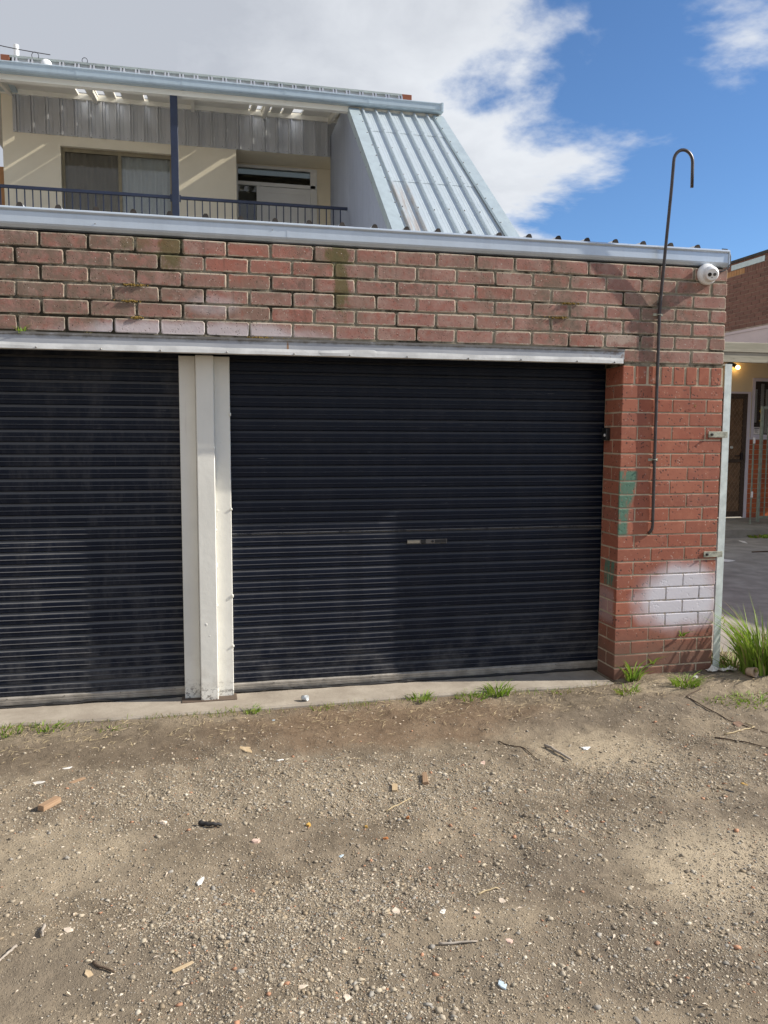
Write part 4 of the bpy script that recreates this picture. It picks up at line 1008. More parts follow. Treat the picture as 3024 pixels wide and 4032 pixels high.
MB().box(SX-0.04, SX+0.30, 7.9, 16, 3.7155, 3.769).build('pink_moulding', MT['pink'], NB)
# verandah: timber beam in two boards, ceiling
bm_ = MB().box(3.8, 11.0, 6.50, 6.56, 2.858, 3.006, 0.004).build('verandah_board', MT['beam'], NB)
MB().box(3.8, 11.0, 6.515, 6.57, 2.705, 2.8555, 0.004).build('verandah_board', MT['beam'], NB)
MB().box(3.8, 11.0, 6.571, 16.0, 2.93, 2.98).build('verandah_roof', MT['trim'], NB)
fwn = MB(); YB = 8.2
fwn.box(3.8, 5.45, YB, YB+0.2, 0.1, 2.92); fwn.box(5.45, 6.37, YB, YB+0.2, 2.345, 2.92); fwn.box(6.37, 11, YB, YB+0.2, 2.61, 2.92)
fwn.box(6.3705, 6.40, YB, YB+0.2, 1.52, 2.609); fwn.box(7.75, 11, YB, YB+0.2, 0.1, 2.609)
fwn.build('front_wall', MT['cream2'], NB)
fr_ = MB().box(6.318, 6.372, YB-0.02, YB+0.05, 0.1, 2.36).box(5.45, 6.3175, YB-0.02, YB+0.05, 2.325, 2.36).build('door_architrave', MT['frame_w'], NB)
dmesh = MB().box(5.46, 6.317, YB+0.02, YB+0.05, 0.12, 2.324)
sd_ = dmesh.build('screen_door', plain('brown_door_panel', (0.20, 0.125, 0.07), 0.7, 0, 0.3, 8), NB)
la = MB()
for a, b_, c, d in ((5.46, 5.53, .12, 2.324), (6.235, 6.317, .12, 2.324), (5.53, 6.235, .12, .22), (5.53, 6.235, 2.235, 2.324), (5.53, 6.235, 1.10, 1.16)): la.box(a, b_, YB-0.004, YB+0.0195, c, d)
la.build('door_stile', MT['screen'], sd_)
la = MB()
for i in range(-12, 30):
    z0 = 0.22+i*0.11
    for s_ in (1, -1):
        x0_, x1_ = (5.53, 6.235) if s_ > 0 else (6.235, 5.53)
        za, zb_ = z0, z0+1.0
        ta = max(0, (0.22-za)/1.0); tb = min(1, (2.235-za)/1.0)
        if tb <= ta: continue
        p = Vector((x0_+(x1_-x0_)*ta, YB+(0.008 if s_ > 0 else 0.013), za+ta)); q = Vector((x0_+(x1_-x0_)*tb, p.y, za+tb))
        la.tube([p, q], 0.006, 4)
la.build('door_lattice', MT['screen2'], sd_)
MB().tube([(6.22, YB-0.05, 1.22), (6.10, YB-0.05, 1.22), (6.09, YB-0.03, 1.22)], 0.011, 6).box(6.205, 6.245, YB-0.045, YB-0.0045, 1.15, 1.28, 0.004).build('door_handle', MT['black'], sd_)
MB().lathe([(0.025, 0), (0.025, 0.02), (0.02, 0.025)], (6.02, YB-0.003, 1.37), (0, -1, 0), 12).build('door_knob', MT['angle'], sd_)
wfn = MB()
for a, b_, c, d in ((6.401, 6.455, 1.55, 2.605), (7.69, 7.749, 1.55, 2.605), (6.455, 7.69, 2.55, 2.605), (6.455, 7.69, 1.55, 1.60), (6.93, 6.98, 1.60, 2.55)): wfn.box(a, b_, YB-0.015, YB+0.06, c, d)
wfn.box(6.3725, 7.76, YB-0.04, YB+0.05, 1.515, 1.549)
wfn = wfn.build('shop_window', MT['frame_w'], NB)
for a, b_ in ((6.455, 6.93), (6.98, 7.69)): MB().box(a, b_, YB+0.02, YB+0.025, 1.60, 2.55).build('pane', MT['glass'], wfn)
MB().box(6.40, 7.75, YB+0.5, YB+0.55, 1.4, 2.7).build('shop_interior', MT['room'], wfn)
for i in range(7): MB().box(6.47+0.12*i, 6.53+0.12*i, YB+0.16+0.02*(i % 2), YB+0.165+0.02*(i % 2), 1.62+0.2*(i % 3), 2.52-0.1*(i % 2)).build('hanging_strip', MT['curtain'], wfn)
for x, z in ((6.615, 2.02), (6.62, 1.85)):
    q = [(x+(0.045 if i % 2 else 0.022)*math.cos(i*math.pi/5), z+(0.045 if i % 2 else 0.022)*math.sin(i*math.pi/5)) for i in range(10)]
    MB().prism_y(q, YB+0.014, YB+0.018).build('star_sticker', MT['yellow'], wfn)
cd = MB().box(6.475, 6.60, YB+0.012, YB+0.017, 1.605, 1.735).build('notice_card', MT['card'], wfn)
nk = MB().box(6.487, 6.588, YB+0.0095, YB+0.0118, 1.706, 1.722)
for i in range(4): nk.box(6.50+0.008*(i % 2), 6.575-0.01*(i % 3), YB+0.0095, YB+0.0118, 1.690-0.018*i-0.005, 1.690-0.018*i)
nk.build('card_print', MT['ink'], cd)
lw = MB().box(6.3725, 6.655, YB-0.02, YB+0.1, 0.1, 1.513); lw.box(6.655, 7.748, YB+0.06, YB+0.15, 0.1, 1.513)
lw = lw.build('window_base_wall', MT['mortar_red'], NB)
OB = [brick_mesh('orange_brick', 0.272, 0.10, 0.078, MT['obrick'], 0.004, 0.0015, br) for _ in range(4)]
for k in range(16):
    z = 0.1+0.088*(k+0.5)
    lay(br.choice(OB), lw, 6.5125, YB+0.022, z, 0, 0.0005)
    for i in range(3): lay(br.choice(OB), lw, 6.80+0.285*i-(0.13 if k % 2 else 0), YB+0.10, z, 0, 0.0005)
# warm bare bulb by the door, on
wl_ = thing('wall_lamp', 'small lit bulb lamp under the verandah beside the steel post', 'lamp', (5.98, YB, 2.78))
MB().tube([(5.86, YB-0.03, 2.87), (5.93, YB-0.06, 2.835), (5.985, YB-0.08, 2.80)], [0.03, 0.032, 0.034], 10).build('lamp_holder', MT['black'], wl_)
gb = G('lit_bulb'); gb.b.inputs['Emission Color'].default_value = (1.0, 0.55, 0.18, 1); gb.b.inputs['Emission Strength'].default_value = 9
gb.done((0.9, 0.7, 0.4), 0.3)
MB().lathe([(0.012, 0), (0.030, 0.02), (0.036, 0.045), (0.028, 0.07), (0.008, 0.082)], (5.985, YB-0.08, 2.80), (0.75, -0.2, -0.45), 14).build('bulb', gb.m, wl_, smooth=True)
MB().box(4.1, 11, 6.5, YB-0.021, -0.05, 0.10).build('step_slab', MT['step'], None, loc=(6, 7, 0), label='low concrete step slab in front of the screen door', kind='structure')
gt = thing('steel_gate', 'grey-green steel tube gate standing open by the shop window', 'gate', (5.85, 7.15, 0.1))
gtm = MB().box(5.80, 5.84, 7.13, 7.17, 0.15, 2.06).box(5.84, 6.9, 7.13, 7.17, 2.02, 2.06).box(5.84, 6.9, 7.13, 7.17, 0.20, 0.24).build('gate_frame', MT['gate'], gt)
for x in (5.94, 6.2, 6.45, 6.7): MB().box(x-0.008, x+0.008, 7.142, 7.158, 0.24, 2.02).build('gate_bar', MT['gate'], gt)
MB().box(5.715, 5.735, 7.2, 7.22, 0.10, 1.52).build('gate_stay', MT['gate'], gt)
for z in (1.45, 0.55): MB().box(5.708, 5.742, 7.19, 7.2, z, z+0.10).build('gate_hinge', MT['cctv'], gt)

# ------------------------------------------------------------------ gravel, litter
rs = np.random.default_rng(5)
def density(x, y):
    d = 0.055+1.0*np.clip(fbm(x*1.3, y*1.6, 31, 4)+0.02, 0, 1)
    d = d*0.8
    for cx_, cy_2, rx, ry, a in ((-3.3, -1.05, 0.9, 0.30, 0.6), (-2.35, -1.25, 0.55, 0.26, 0.9), (-3.05, -2.15, 0.34, 0.22, 1.3), (-2.65, -1.95, 0.5, 0.14, 0.6), (-3.0, -2.6, 0.5, 0.2, 0.7), (-1.75, -1.70, 0.45, 0.12, 0.7), (-1.2, -1.35, 0.55, 0.16, 0.8), (-1.75, -2.5, 0.8, 0.25, 0.6), (-1.15, -2.2, 0.4, 0.35, 0.4)):
        d = d+1.35*a*np.exp(-((x-cx_)/rx)**2-((y-cy_2)/ry)**2)
    d = d*(0.22+0.78*ss(-y, 0.28, 0.85))
    return d
OCT_V = np.array([(1, 0, 0), (-1, 0, 0), (0, 1, 0), (0, -1, 0), (0, 0, 1), (0, 0, -1)], float)
OCT_F = np.array([(0, 2, 4), (2, 1, 4), (1, 3, 4), (3, 0, 4), (2, 0, 5), (1, 2, 5), (3, 1, 5), (0, 3, 5)])
t_ = (1+5**.5)/2
ICO_V = np.array([(-1, t_, 0), (1, t_, 0), (-1, -t_, 0), (1, -t_, 0), (0, -1, t_), (0, 1, t_), (0, -1, -t_), (0, 1, -t_), (t_, 0, -1), (t_, 0, 1), (-t_, 0, -1), (-t_, 0, 1)])/1.9
ICO_F = np.array([(0, 11, 5), (0, 5, 1), (0, 1, 7), (0, 7, 10), (0, 10, 11), (1, 5, 9), (5, 11, 4), (11, 10, 2), (10, 7, 6), (7, 1, 8), (3, 9, 4), (3, 4, 2), (3, 2, 6), (3, 6, 8), (3, 8, 9), (4, 9, 5), (2, 4, 11), (6, 2, 10), (8, 6, 7), (9, 8, 1)])
def scatter(N, smin, smax, powr, TV, TF, name, label, flat=(0.35, 0.75)):
    x = rs.uniform(-4.75, 1.1, N*6); y = rs.uniform(-3.1, -0.03, N*6)
    keep = (rs.uniform(0, 1.35, N*6) < density(x, y)) & (x < -0.2-0.55*y*1.6+0.9)
    # only the wedge of ground the lane view covers, with a margin
    keep &= (x > -4.45-0.32*(-y-0.0)*-0.25-0.5)
    x = x[keep][:N]; y = y[keep][:N]; n = len(x)
    s = smin*(smax/smin)**(rs.uniform(0, 1, n)**powr)*0.5
    nv = len(TV); P = TV[None]*(1+rs.uniform(-0.34, 0.34, (n, nv, 1)))+rs.uniform(-0.24, 0.24, (n, nv, 3))
    sc_ = np.stack([rs.uniform(0.8, 1.5, n), rs.uniform(0.7, 1.1, n), rs.uniform(flat[0], flat[1], n)], 1)
    P = P*sc_[:, None, :]*s[:, None, None]
    ax_, ay_ = rs.uniform(-0.35, 0.35, n), rs.uniform(-0.35, 0.35, n); az_ = rs.uniform(0, 6.28, n)
    c, s2 = np.cos(ax_)[:, None], np.sin(ax_)[:, None]; Y = P[:, :, 1]*c-P[:, :, 2]*s2; Z = P[:, :, 1]*s2+P[:, :, 2]*c; P = np.stack([P[:, :, 0], Y, Z], 2)
    c, s2 = np.cos(az_)[:, None], np.sin(az_)[:, None]; X = P[:, :, 0]*c-P[:, :, 1]*s2; Y = P[:, :, 0]*s2+P[:, :, 1]*c; P = np.stack([X, Y, P[:, :, 2]], 2)
    P[:, :, 0] += x[:, None]; P[:, :, 1] += y[:, None]; P[:, :, 2] += (HT(x, y)+s*sc_[:, 2]*0.16)[:, None]
    pal = np.array([(0.33, 0.275, 0.20), (0.40, 0.34, 0.25), (0.31, 0.285, 0.245), (0.46, 0.395, 0.30), (0.34, 0.265, 0.175), (0.56, 0.50, 0.40), (0.22, 0.18, 0.135), (0.42, 0.22, 0.13)])
    pr_ = np.array([.22, .2, .15, .13, .15, .05, .08, .02]); ci = rs.choice(len(pal), n, p=pr_/pr_.sum())
    col_ = pal[ci]*rs.uniform(0.8, 1.2, (n, 1)); tint = np.repeat(col_, nv, 0)
    F = (TF[None]+(np.arange(n)*nv)[:, None, None]).reshape(-1, 3)
    return tag(link(name, tri_mesh(name, P.reshape(-1, 3), F, MT['gravel'], tint)), label, 'gravel', kind='stuff')
scatter(125000, 0.0032, 0.010, 1.3, OCT_V, OCT_F, 'fine_gravel', 'fine grey-brown grit scattered over the dirt lane')
scatter(9000, 0.008, 0.023, 2.6, ICO_V, ICO_F, 'gravel', 'small loose grey and tan stones lying on the dirt lane', (0.3, 0.65))
# dry grass clippings and chips
def litter(N, name, label, mat, lmin, lmax, wmin, wmax, fx):
    x, y = fx(N); L = rs.uniform(lmin, lmax, N)/2; w = rs.uniform(wmin, wmax, N)/2; a = rs.uniform(0, 3.14, N)
    z = HT(x, y)+0.004+rs.uniform(0, .004, N); dz = rs.uniform(-.25, .25, N)*L
    dx, dy = np.cos(a), np.sin(a); b2 = rs.uniform(-.3, .3, N)*L
    V = np.stack([np.stack([x-dx*L, y-dy*L, z-dz], 1), np.stack([x-dy*w+dy*b2, y+dx*w-dx*b2, z+.003], 1), np.stack([x+dx*L, y+dy*L, z+dz], 1), np.stack([x+dy*w+dy*b2, y-dx*w-dx*b2, z+.002], 1)], 1).reshape(-1, 3)
    F = np.arange(4*N).reshape(N, 4)
    tag(link(name, tri_mesh(name, V, F, mat)), label, 'litter', kind='stuff')
def band(N): return rs.uniform(-4.6, 0.5, N), -0.05-np.abs(rs.normal(0, 0.24, N))
def allov(N): return rs.uniform(-4.6, 0.2, N), rs.uniform(-3.0, -0.1, N)
litter(1500, 'dry_grass_clippings', 'dry straw clippings strewn along the front of the apron', MT['straw'], 0.015, 0.08, 0.0012, 0.003, band)
litter(900, 'pale_chips', 'tiny pale wood and shell chips spread over the lane', MT['shard'], 0.006, 0.022, 0.003, 0.009, allov)

# ------------------------------------------------------------------ weeds
def tuft(label, x, y, n, h, spread, lean, seed, z=None, dry=0.08, wid=0.004, cat='weed', name='grass_tuft', group=None, seedheads=0):
    r = random.Random(seed); V = []; F = []; T = []
    z0 = float(HT(x, y))-0.005 if z is None else z
    for i in range(n):
        a = r.uniform(0, 6.283); d = spread*math.sqrt(r.random()); bx, by = d*math.cos(a), d*math.sin(a)*0.7
        a2 = a+r.uniform(-0.9, 0.9); hh = h*r.uniform(0.35, 1.0)*(1-0.35*d/max(spread, 1e-6)); ln = lean*r.uniform(0.3, 1.5)*hh
        w = wid*r.uniform(0.6, 1.3); pxx, pyy = -math.sin(a2+1.0), math.cos(a2+1.0)
        b = len(V); isdry = 1.0 if r.random() < dry else r.uniform(0, 0.25); tv = r.random(); S_ = 4
        for k in range(S_):
            t = k/S_; cx2 = bx+math.cos(a2)*ln*t*t; cy2 = by+math.sin(a2)*ln*t*t; cz2 = hh*(t-0.25*t*t*min(1.5, lean))
            ww = w*(1-0.75*t*t)
            V += [(cx2-pxx*ww, cy2-pyy*ww, cz2), (cx2+pxx*ww, cy2+pyy*ww, cz2)]; T += [(tv, isdry, 0)]*2
        V.append((bx+math.cos(a2)*ln, by+math.sin(a2)*ln, hh*(1-0.25*min(1.5, lean)))); T.append((tv, isdry, 0))
        for k in range(S_-1): F.append((b+2*k, b+2*k+1, b+2*k+3, b+2*k+2))
        F.append((b+2*S_-2, b+2*S_-1, b+2*S_))
        if i < seedheads:
            tp = Vector(V[-1])
            for q in range(7):
                e_ = tp+Vector((r.uniform(-.012, .012), r.uniform(-.012, .012), -0.012*q)); b = len(V)
                V += [tuple(e_), tuple(e_+Vector((0.006, 0, -0.012))), tuple(e_+Vector((-0.004, 0.004, -0.014)))]; T += [(0.9, 0.5, 0)]*3; F.append((b, b+1, b+2))
    me = bpy.data.meshes.new(name); me.from_pydata(V, [], F); me.update()
    c = me.color_attributes.new('tint', 'FLOAT_COLOR', 'POINT'); c.data.foreach_set('color', [v for t in T for v in (*t, 1.0)])
    me.materials.append(MT['grass']); me.polygons.foreach_set('use_smooth', [True]*len(F))
    return tag(link(name, me, None, (x, y, z0)), label, cat, group)
WG = 'weeds along the apron edge'
tuft('grass clump at the far left end of the apron edge', -4.33, -0.10, 70, 0.075, 0.10, 0.9, 1, group=WG)
tuft('grass clump second from the left along the apron edge', -4.10, -0.09, 75, 0.065, 0.09, 0.9, 2, group=WG)
tuft('flat sparse weed lying in the dirt below the dusty left roller door', -3.80, -0.13, 34, 0.04, 0.06, 1.5, 3, group=WG)
tuft('small green tuft just right of the white column base', -3.02, -0.06, 38, 0.075, 0.045, 0.8, 4, group=WG)
tuft('thin blade weed under the white column flange', -3.12, -0.04, 10, 0.06, 0.03, 0.8, 14, group=WG)
tuft('low weed patch at the apron edge right of the clear plastic cup', -2.62, -0.07, 30, 0.045, 0.06, 1.1, 5, dry=.3, group=WG)
tuft('mid sized grass tuft below the lock of the roller door', -2.02, -0.05, 60, 0.10, 0.075, 0.8, 6, group=WG)
tuft('low spreading half of the broad grass patch in front of the navy door', -1.70, -0.08, 80, 0.07, 0.10, 1.1, 7, group=WG)
tuft('tallest grass tuft in front of the navy roller door', -1.52, -0.05, 80, 0.145, 0.075, 0.7, 8, group=WG)
tuft('thin dry grass fringe near the right end of the apron', -1.12, -0.08, 40, 0.045, 0.07, 1.2, 9, dry=.55, group=WG)
tuft('upright weed growing at the foot of the pier corner', -0.60, -0.05, 42, 0.20, 0.05, 0.75, 10, wid=.006)
tuft('yellow-green weed spreading in front of the pier corner', -0.74, -0.22, 55, 0.10, 0.08, 1.1, 11, dry=.25)
tuft('bushy green grass clump on the dirt before the pier', -0.36, -0.26, 130, 0.125, 0.085, 1.0, 12)
tuft('sparse weed rooted in the second lowest brick joint of the pier', -0.235, -0.006, 20, 0.085, 0.02, 1.2, 13, z=0.265, wid=.004, name='wall_weed', group='weeds growing from the brickwork')
tuft('short weed on the lowest brick joint left of centre of the pier', -0.44, -0.006, 9, 0.10, 0.012, 1.0, 15, z=0.09, name='wall_weed', group='weeds growing from the brickwork')
tuft('low green ground weed at the right edge of the lane', -0.10, -0.54, 170, 0.075, 0.20, 1.3, 16, dry=.15)
tuft('sparse green sprigs left of the low ground weed at the lane edge', -0.30, -0.47, 40, 0.05, 0.14, 1.2, 17, dry=.2)
tuft('tall bright grass clump growing beside the steel post', 0.30, -0.12, 380, 0.66, 0.15, 0.5, 18, wid=.0065, cat='grass clump', seedheads=8)
tuft('drooping dark leafed grass at the foot of the steel post', 0.16, 0.0, 80, 0.24, 0.13, 1.0, 19, wid=.006, dry=.2, cat='grass clump')
tuft('dry straggly weed stems right behind the steel post foot', 0.10, 0.08, 40, 0.26, 0.06, 0.5, 20, dry=.95, wid=.0025)
tuft('small weed growing on the left of the lintel against the bricks', -4.185, -0.004, 16, 0.10, 0.02, 0.7, 21, z=2.086, wid=.004, name='wall_weed', group='weeds growing from the brickwork')
tuft('tiny dry sprig on the lintel left of the white overspray', -3.86, -0.006, 7, 0.045, 0.015, 0.9, 22, z=2.086, dry=.9, wid=.003, name='wall_weed', group='weeds growing from the brickwork')
tuft('small leafy weed at the base of the concrete step', 5.30, 6.42, 40, 0.12, 0.16, 1.4, 23, z=-0.02, wid=.022, name='leafy_weed')
tuft('dry sprig poking from the upper pier brickwork right of the pole', -0.20, -0.004, 4, 0.05, 0.006, 1.4, 24, z=1.75, dry=1.0, wid=.002, name='wall_weed', group='weeds growing from the brickwork')
rw = random.Random(77); V = []; F = []; T = []
for i in range(900):
    x = rw.uniform(-4.6, -0.76); x += rw.gauss(0, .03); y = -0.045-abs(rw.gauss(0, 0.03)); 
    if rw.random() > 0.25+0.75*(math.sin(x*7.1)+math.sin(x*17.3)*0.6 > 0.2): continue
    h_ = rw.uniform(.008, .04); a = rw.uniform(0, 6.28); z = float(HT(x, y)); b = len(V); w = .0015
    ex_, ey_ = math.cos(a)*h_*rw.uniform(.2, 1.4), math.sin(a)*h_*rw.uniform(.2, 1.4)
    V += [(x-w, y, z), (x+w, y, z), (x+ex_*.5+w*.7, y+ey_*.5, z+h_*.75), (x+ex_*.5-w*.7, y+ey_*.5, z+h_*.75), (x+ex_, y+ey_, z+h_*rw.uniform(.6, 1))]; F += [(b, b+1, b+2, b+3), (b+3, b+2, b+4)]
    T += [(rw.random(), 1.0 if rw.random() < .5 else 0.2, 0)]*5
me = bpy.data.meshes.new('apron_edge_growth'); me.from_pydata(V, [], F); me.update()
ca_ = me.color_attributes.new('tint', 'FLOAT_COLOR', 'POINT'); ca_.data.foreach_set('color', [q for t in T for q in (*t, 1.0)]); me.materials.append(MT['grass'])
tag(link('apron_edge_growth', me), 'fine short green and dry blades fringing the apron edge', 'ground cover', kind='stuff')
# moss cushions on the brick ledges
def moss(label, x, z, w, mat, seed):
    r = random.Random(seed); V = []; F = []
    for i in range(60):
        cx2 = x+r.gauss(0, w/3); s_ = r.uniform(.002, .006); c0_ = Vector((cx2, -0.002+r.uniform(-.006, .002), z+r.uniform(-.004, .004)))
        b = len(V); V += [tuple(c0_+Vector(p)*s_) for p in OCT_V.tolist()]; F += [tuple(b+q for q in f) for f in OCT_F.tolist()]
    MB().add(V, F).build('moss_clump', mat, None, loc=(x, 0, z), label=label, cat='moss', group='moss on the brick joints')
moss('orange-brown moss on the fourth bed joint near the left', -3.62, TOP-3*B, 0.10, MT['moss'], 1)
moss('orange-brown moss on the fifth bed joint near the left', -3.63, TOP-4*B, 0.07, MT['moss'], 2)
moss('small orange moss at the lowest joint above the left lintel', -3.60, TOP-5*B, 0.04, MT['moss'], 3)
moss('rusty moss line on the lintel top right of the white column', -2.95, TOP-6*B-0.002, 0.12, MT['moss'], 4)
moss('yellow moss tuft on the third joint above the right door', -1.09, TOP-3*B, 0.08, MT['moss'], 5)
moss('yellow moss tuft on the fourth joint above the right door', -1.16, TOP-4*B, 0.09, MT['moss'], 6)

# ------------------------------------------------------------------ debris lying on the lane
def gz(x, y): return float(HT(x, y))
def block(name, label, cat, x, y, L, w, h, ang, mat, tilt=0.0, taper=1.0):
    L, w, h = L*0.8, w*0.8, h*0.8
    V, F = chamfer(-L/2, L/2, -w/2, w/2, 0, h, min(h, w)*0.06, min(h, w)*0.03, br)
    V = [(a, b*(taper if a > 0 else 1), c) for a, b, c in V]
    me = bpy.data.meshes.new(name); me.from_pydata(V, [], F); me.update(); fix_normals(me); me.materials.append(mat)
    o = link(name, me, None, (x, y, gz(x, y)+0.001)); o.rotation_euler = (tilt, tilt*0.6, ang); return tag(o, label, cat, 'wood offcuts on the lane')
def shard(name, label, cat, x, y, s, mat, seed, thick=0.006, el=1.4, n=6):
    r = random.Random(seed); q = []; s = s*0.85; thick = thick*0.7
    for i in range(n):
        a = 6.283*i/n+r.uniform(-.35, .35); d = s/2*r.uniform(0.6, 1.1); q.append((d*math.cos(a)*el, d*math.sin(a)))
    V = [(a, b, 0) for a, b in q]+[(a*0.92, b*0.92, thick*r.uniform(.8, 1.3)) for a, b in q]
    F = [tuple(range(n))[::-1], tuple(range(n, 2*n))]+[(i, (i+1) % n, n+(i+1) % n, n+i) for i in range(n)]
    me = bpy.data.meshes.new(name); me.from_pydata(V, [], F); me.update(); fix_normals(me); me.materials.append(mat)
    o = link(name, me, None, (x, y, gz(x, y)-0.001)); o.rotation_euler = (r.uniform(-.15, .15), r.uniform(-.15, .15), r.uniform(0, 6.28)); return tag(o, label, cat, 'chips, shards and scraps on the lane')
def twig(name, label, pts, r0, mat, cat='twig', seed=0):
    r = random.Random(seed); P = []
    for i in range(len(pts)-1):
        for k in range(4):
            t = k/4; x = pts[i][0]*(1-t)+pts[i+1][0]*t+r.uniform(-.4, .4)*r0; y = pts[i][1]*(1-t)+pts[i+1][1]*t+r.uniform(-.4, .4)*r0; P.append((x, y, gz(x, y)+r0*1.1+r.uniform(0, .4)*r0))
    x, y = pts[-1]; P.append((x, y, gz(x, y)+r0))
    return MB().tube(P, [r0*(1-0.45*i/len(P)) for i in range(len(P))], 6).build(name, mat, None, smooth=True, loc=(pts[0][0], pts[0][1], gz(*pts[0])), label=label, cat=cat, group='sticks and twigs on the lane')
block('wood_block', 'brown wooden block casting a shadow, leftmost offcut on the lane', 'wood offcut', -3.938, -1.063, 0.125, 0.042, 0.030, 0.95, MT['wood'])
block('wood_strip', 'thin flat wood strip above the brown wooden block', 'wood offcut', -3.859, -0.816, 0.095, 0.022, 0.006, 0.7, MT['wood'])
block('wood_wedge', 'brown wooden wedge standing proud in the middle of the lane', 'wood offcut', -2.289, -1.138, 0.120, 0.034, 0.024, 1.35, MT['wood'], -0.10, 0.75)
block('wood_block', 'short pale wooden block left of the brown wedge', 'wood offcut', -2.451, -1.204, 0.085, 0.030, 0.012, 1.33, MT['woodl'])
block('wood_chip', 'short wood sliver lying among the stones near the bottom of the lane', 'wood offcut', -3.363, -2.285, 0.085, 0.013, 0.006, 0.5, MT['woodl'])
twig('charred_stick', 'short charred black stick on the gravel left of centre', [(-3.31, -1.375), (-3.275, -1.392), (-3.225, -1.405)], 0.010, MT['char'], 'charred stick', 1)
twig('pale_stick', 'straight pale grey stick right of the lane centre', [(-1.575, -0.875), (-1.555, -0.98), (-1.53, -1.09)], 0.0085, MT['twig'], 'stick', 2)
twig('long_twig', 'long dark twig across the dirt at the right edge of the lane', [(-0.30, -0.33), (-0.46, -0.42), (-0.40, -0.74), (-0.34, -0.98)], 0.0038, MT['twigd'], 'twig', 3)
twig('pale_twig', 'crooked pale twig beside the long dark twig', [(-0.58, -0.95), (-0.46, -0.93), (-0.33, -0.86), (-0.34, -0.80)], 0.004, MT['straw'], 'twig', 4)
twig('dark_twig', 'short dark twig below the crooked pale twig at the right edge', [(-0.66, -0.98), (-0.56, -1.08), (-0.45, -1.19)], 0.004, MT['twigd'], 'twig', 5)
twig('thin_twig', 'thin brown twig left of the straight pale stick', [(-1.76, -0.70), (-1.70, -0.85), (-1.69, -1.05)], 0.003, MT['twigd'], 'twig', 6)
twig('knotted_stick', 'straight pinkish stick with knotted ends on the bare dirt', [(-2.585, -2.342), (-2.53, -2.352), (-2.465, -2.362)], 0.0045, MT['twig'], 'stick', 7)
twig('forked_twig', 'small pale bent twig above the knotted stick', [(-2.36, -2.07), (-2.315, -2.04), (-2.27, -2.03)], 0.0035, MT['straw'], 'twig', 8)
twig('brown_twig', 'upright brown twig near the lower left corner of the lane', [(-3.80, -1.99), (-3.80, -2.03), (-3.792, -2.07)], 0.006, MT['twig'], 'twig', 9)
twig('slanting_twig', 'slanting twig at the lower left edge below the upright brown twig', [(-3.86, -2.10), (-3.885, -2.13), (-3.905, -2.17)], 0.005, MT['twig'], 'twig', 10)
twig('curved_twig', 'dark curved twig among stones near the bottom left', [(-3.625, -2.215), (-3.60, -2.24), (-3.56, -2.262)], 0.0045, MT['twigd'], 'twig', 11)
twig('straw_stem', 'long dry straw stem left of the small pale block', [(-2.54, -1.42), (-2.46, -1.36), (-2.39, -1.31)], 0.003, MT['straw'], 'stem', 12)
twig('cigarette_end', 'white cigarette end on the dirt left of the lane centre', [(-2.945, -0.80), (-2.91, -0.79)], 0.0045, MT['paper'], 'cigarette end', 13)
shard('paper_strip', 'curved white paper strip at the left edge of the lane', 'paper', -4.042, -0.798, 0.045, MT['paper'], 1, 0.004, 2.2)
shard('white_chip', 'white flat chip behind the paper strip on the left', 'chip', -3.933, -0.634, 0.035, MT['paper'], 2, 0.004, 1.8)
shard('cardboard_scrap', 'pinkish cardboard scrap right of the wooden wedge', 'cardboard scrap', -1.967, -1.022, 0.045, MT['pinkc'], 3, 0.004, 1.7)
shard('brick_chip', 'orange brick chip below the short pale wood block', 'brick chip', -2.468, -1.499, 0.022, MT['oran'], 4, 0.014, 1.1)
shard('brick_chip', 'yellow brick chip farthest left of the three yellow and orange chips', 'brick chip', -2.88, -1.472, 0.024, MT['yel'], 5, 0.014, 1.2)
shard('brick_chip', 'yellow brick chip between the charred stick and the orange chip', 'brick chip', -2.648, -1.525, 0.018, MT['yel'], 6, 0.012, 1.1)
shard('brick_chip', 'orange-brown flat brick chip nearest the blue shard', 'brick chip', -2.591, -1.633, 0.024, MT['oran'], 7, 0.010, 1.6)
shard('cream_shard', 'largest cream five sided shard on the lower lane', 'shard', -2.673, -2.146, 0.042, MT['shard'], 8, 0.006, 1.3, 5)
shard('cream_shard', 'pinkish cream shard with notched edge right of the largest cream shard', 'shard', -2.30, -2.148, 0.040, MT['shard'], 9, 0.007, 1.1)
shard('cream_shard', 'small thin white shard below the largest cream shard', 'shard', -2.532, -2.21, 0.026, MT['paper'], 10, 0.004, 1.8)
shard('cream_shard', 'small upright cream shard left of the heart shaped pink shard', 'shard', -2.425, -2.241, 0.030, MT['shard'], 11, 0.008, 0.8)
shard('pink_shard', 'heart shaped pale pink shard above the blue-grey shard', 'shard', -2.364, -2.375, 0.034, MT['pinkc'], 12, 0.006, 1.0, 7)
shard('blue_shard', 'pale blue-grey shard near the bottom of the lane', 'shard', -2.462, -2.561, 0.036, MT['bluec'], 13, 0.006, 1.5)
shard('blue_shard', 'small round pale blue shard left of the lane centre', 'shard', -2.784, -1.706, 0.026, MT['bluec'], 14, 0.004, 1.2, 8)
shard('blue_wrapper', 'tiny pale blue scrap below the apron near the white column', 'plastic scrap', -2.902, -0.177, 0.022, MT['bluec'], 15, 0.003, 1.4)
shard('pink_stone', 'pale pink flat stone below the charred stick', 'stone', -3.097, -1.563, 0.038, MT['pinkc'], 16, 0.012, 1.3)
shard('cream_stone', 'round cream stone left of the charred stick', 'stone', -3.455, -1.322, 0.034, MT['shard'], 17, 0.012, 1.2, 8)
shard('white_curl', 'ragged white paint flake on the left of the lower lane', 'paint flake', -3.31, -1.776, 0.036, MT['paper'], 18, 0.003, 2.4)
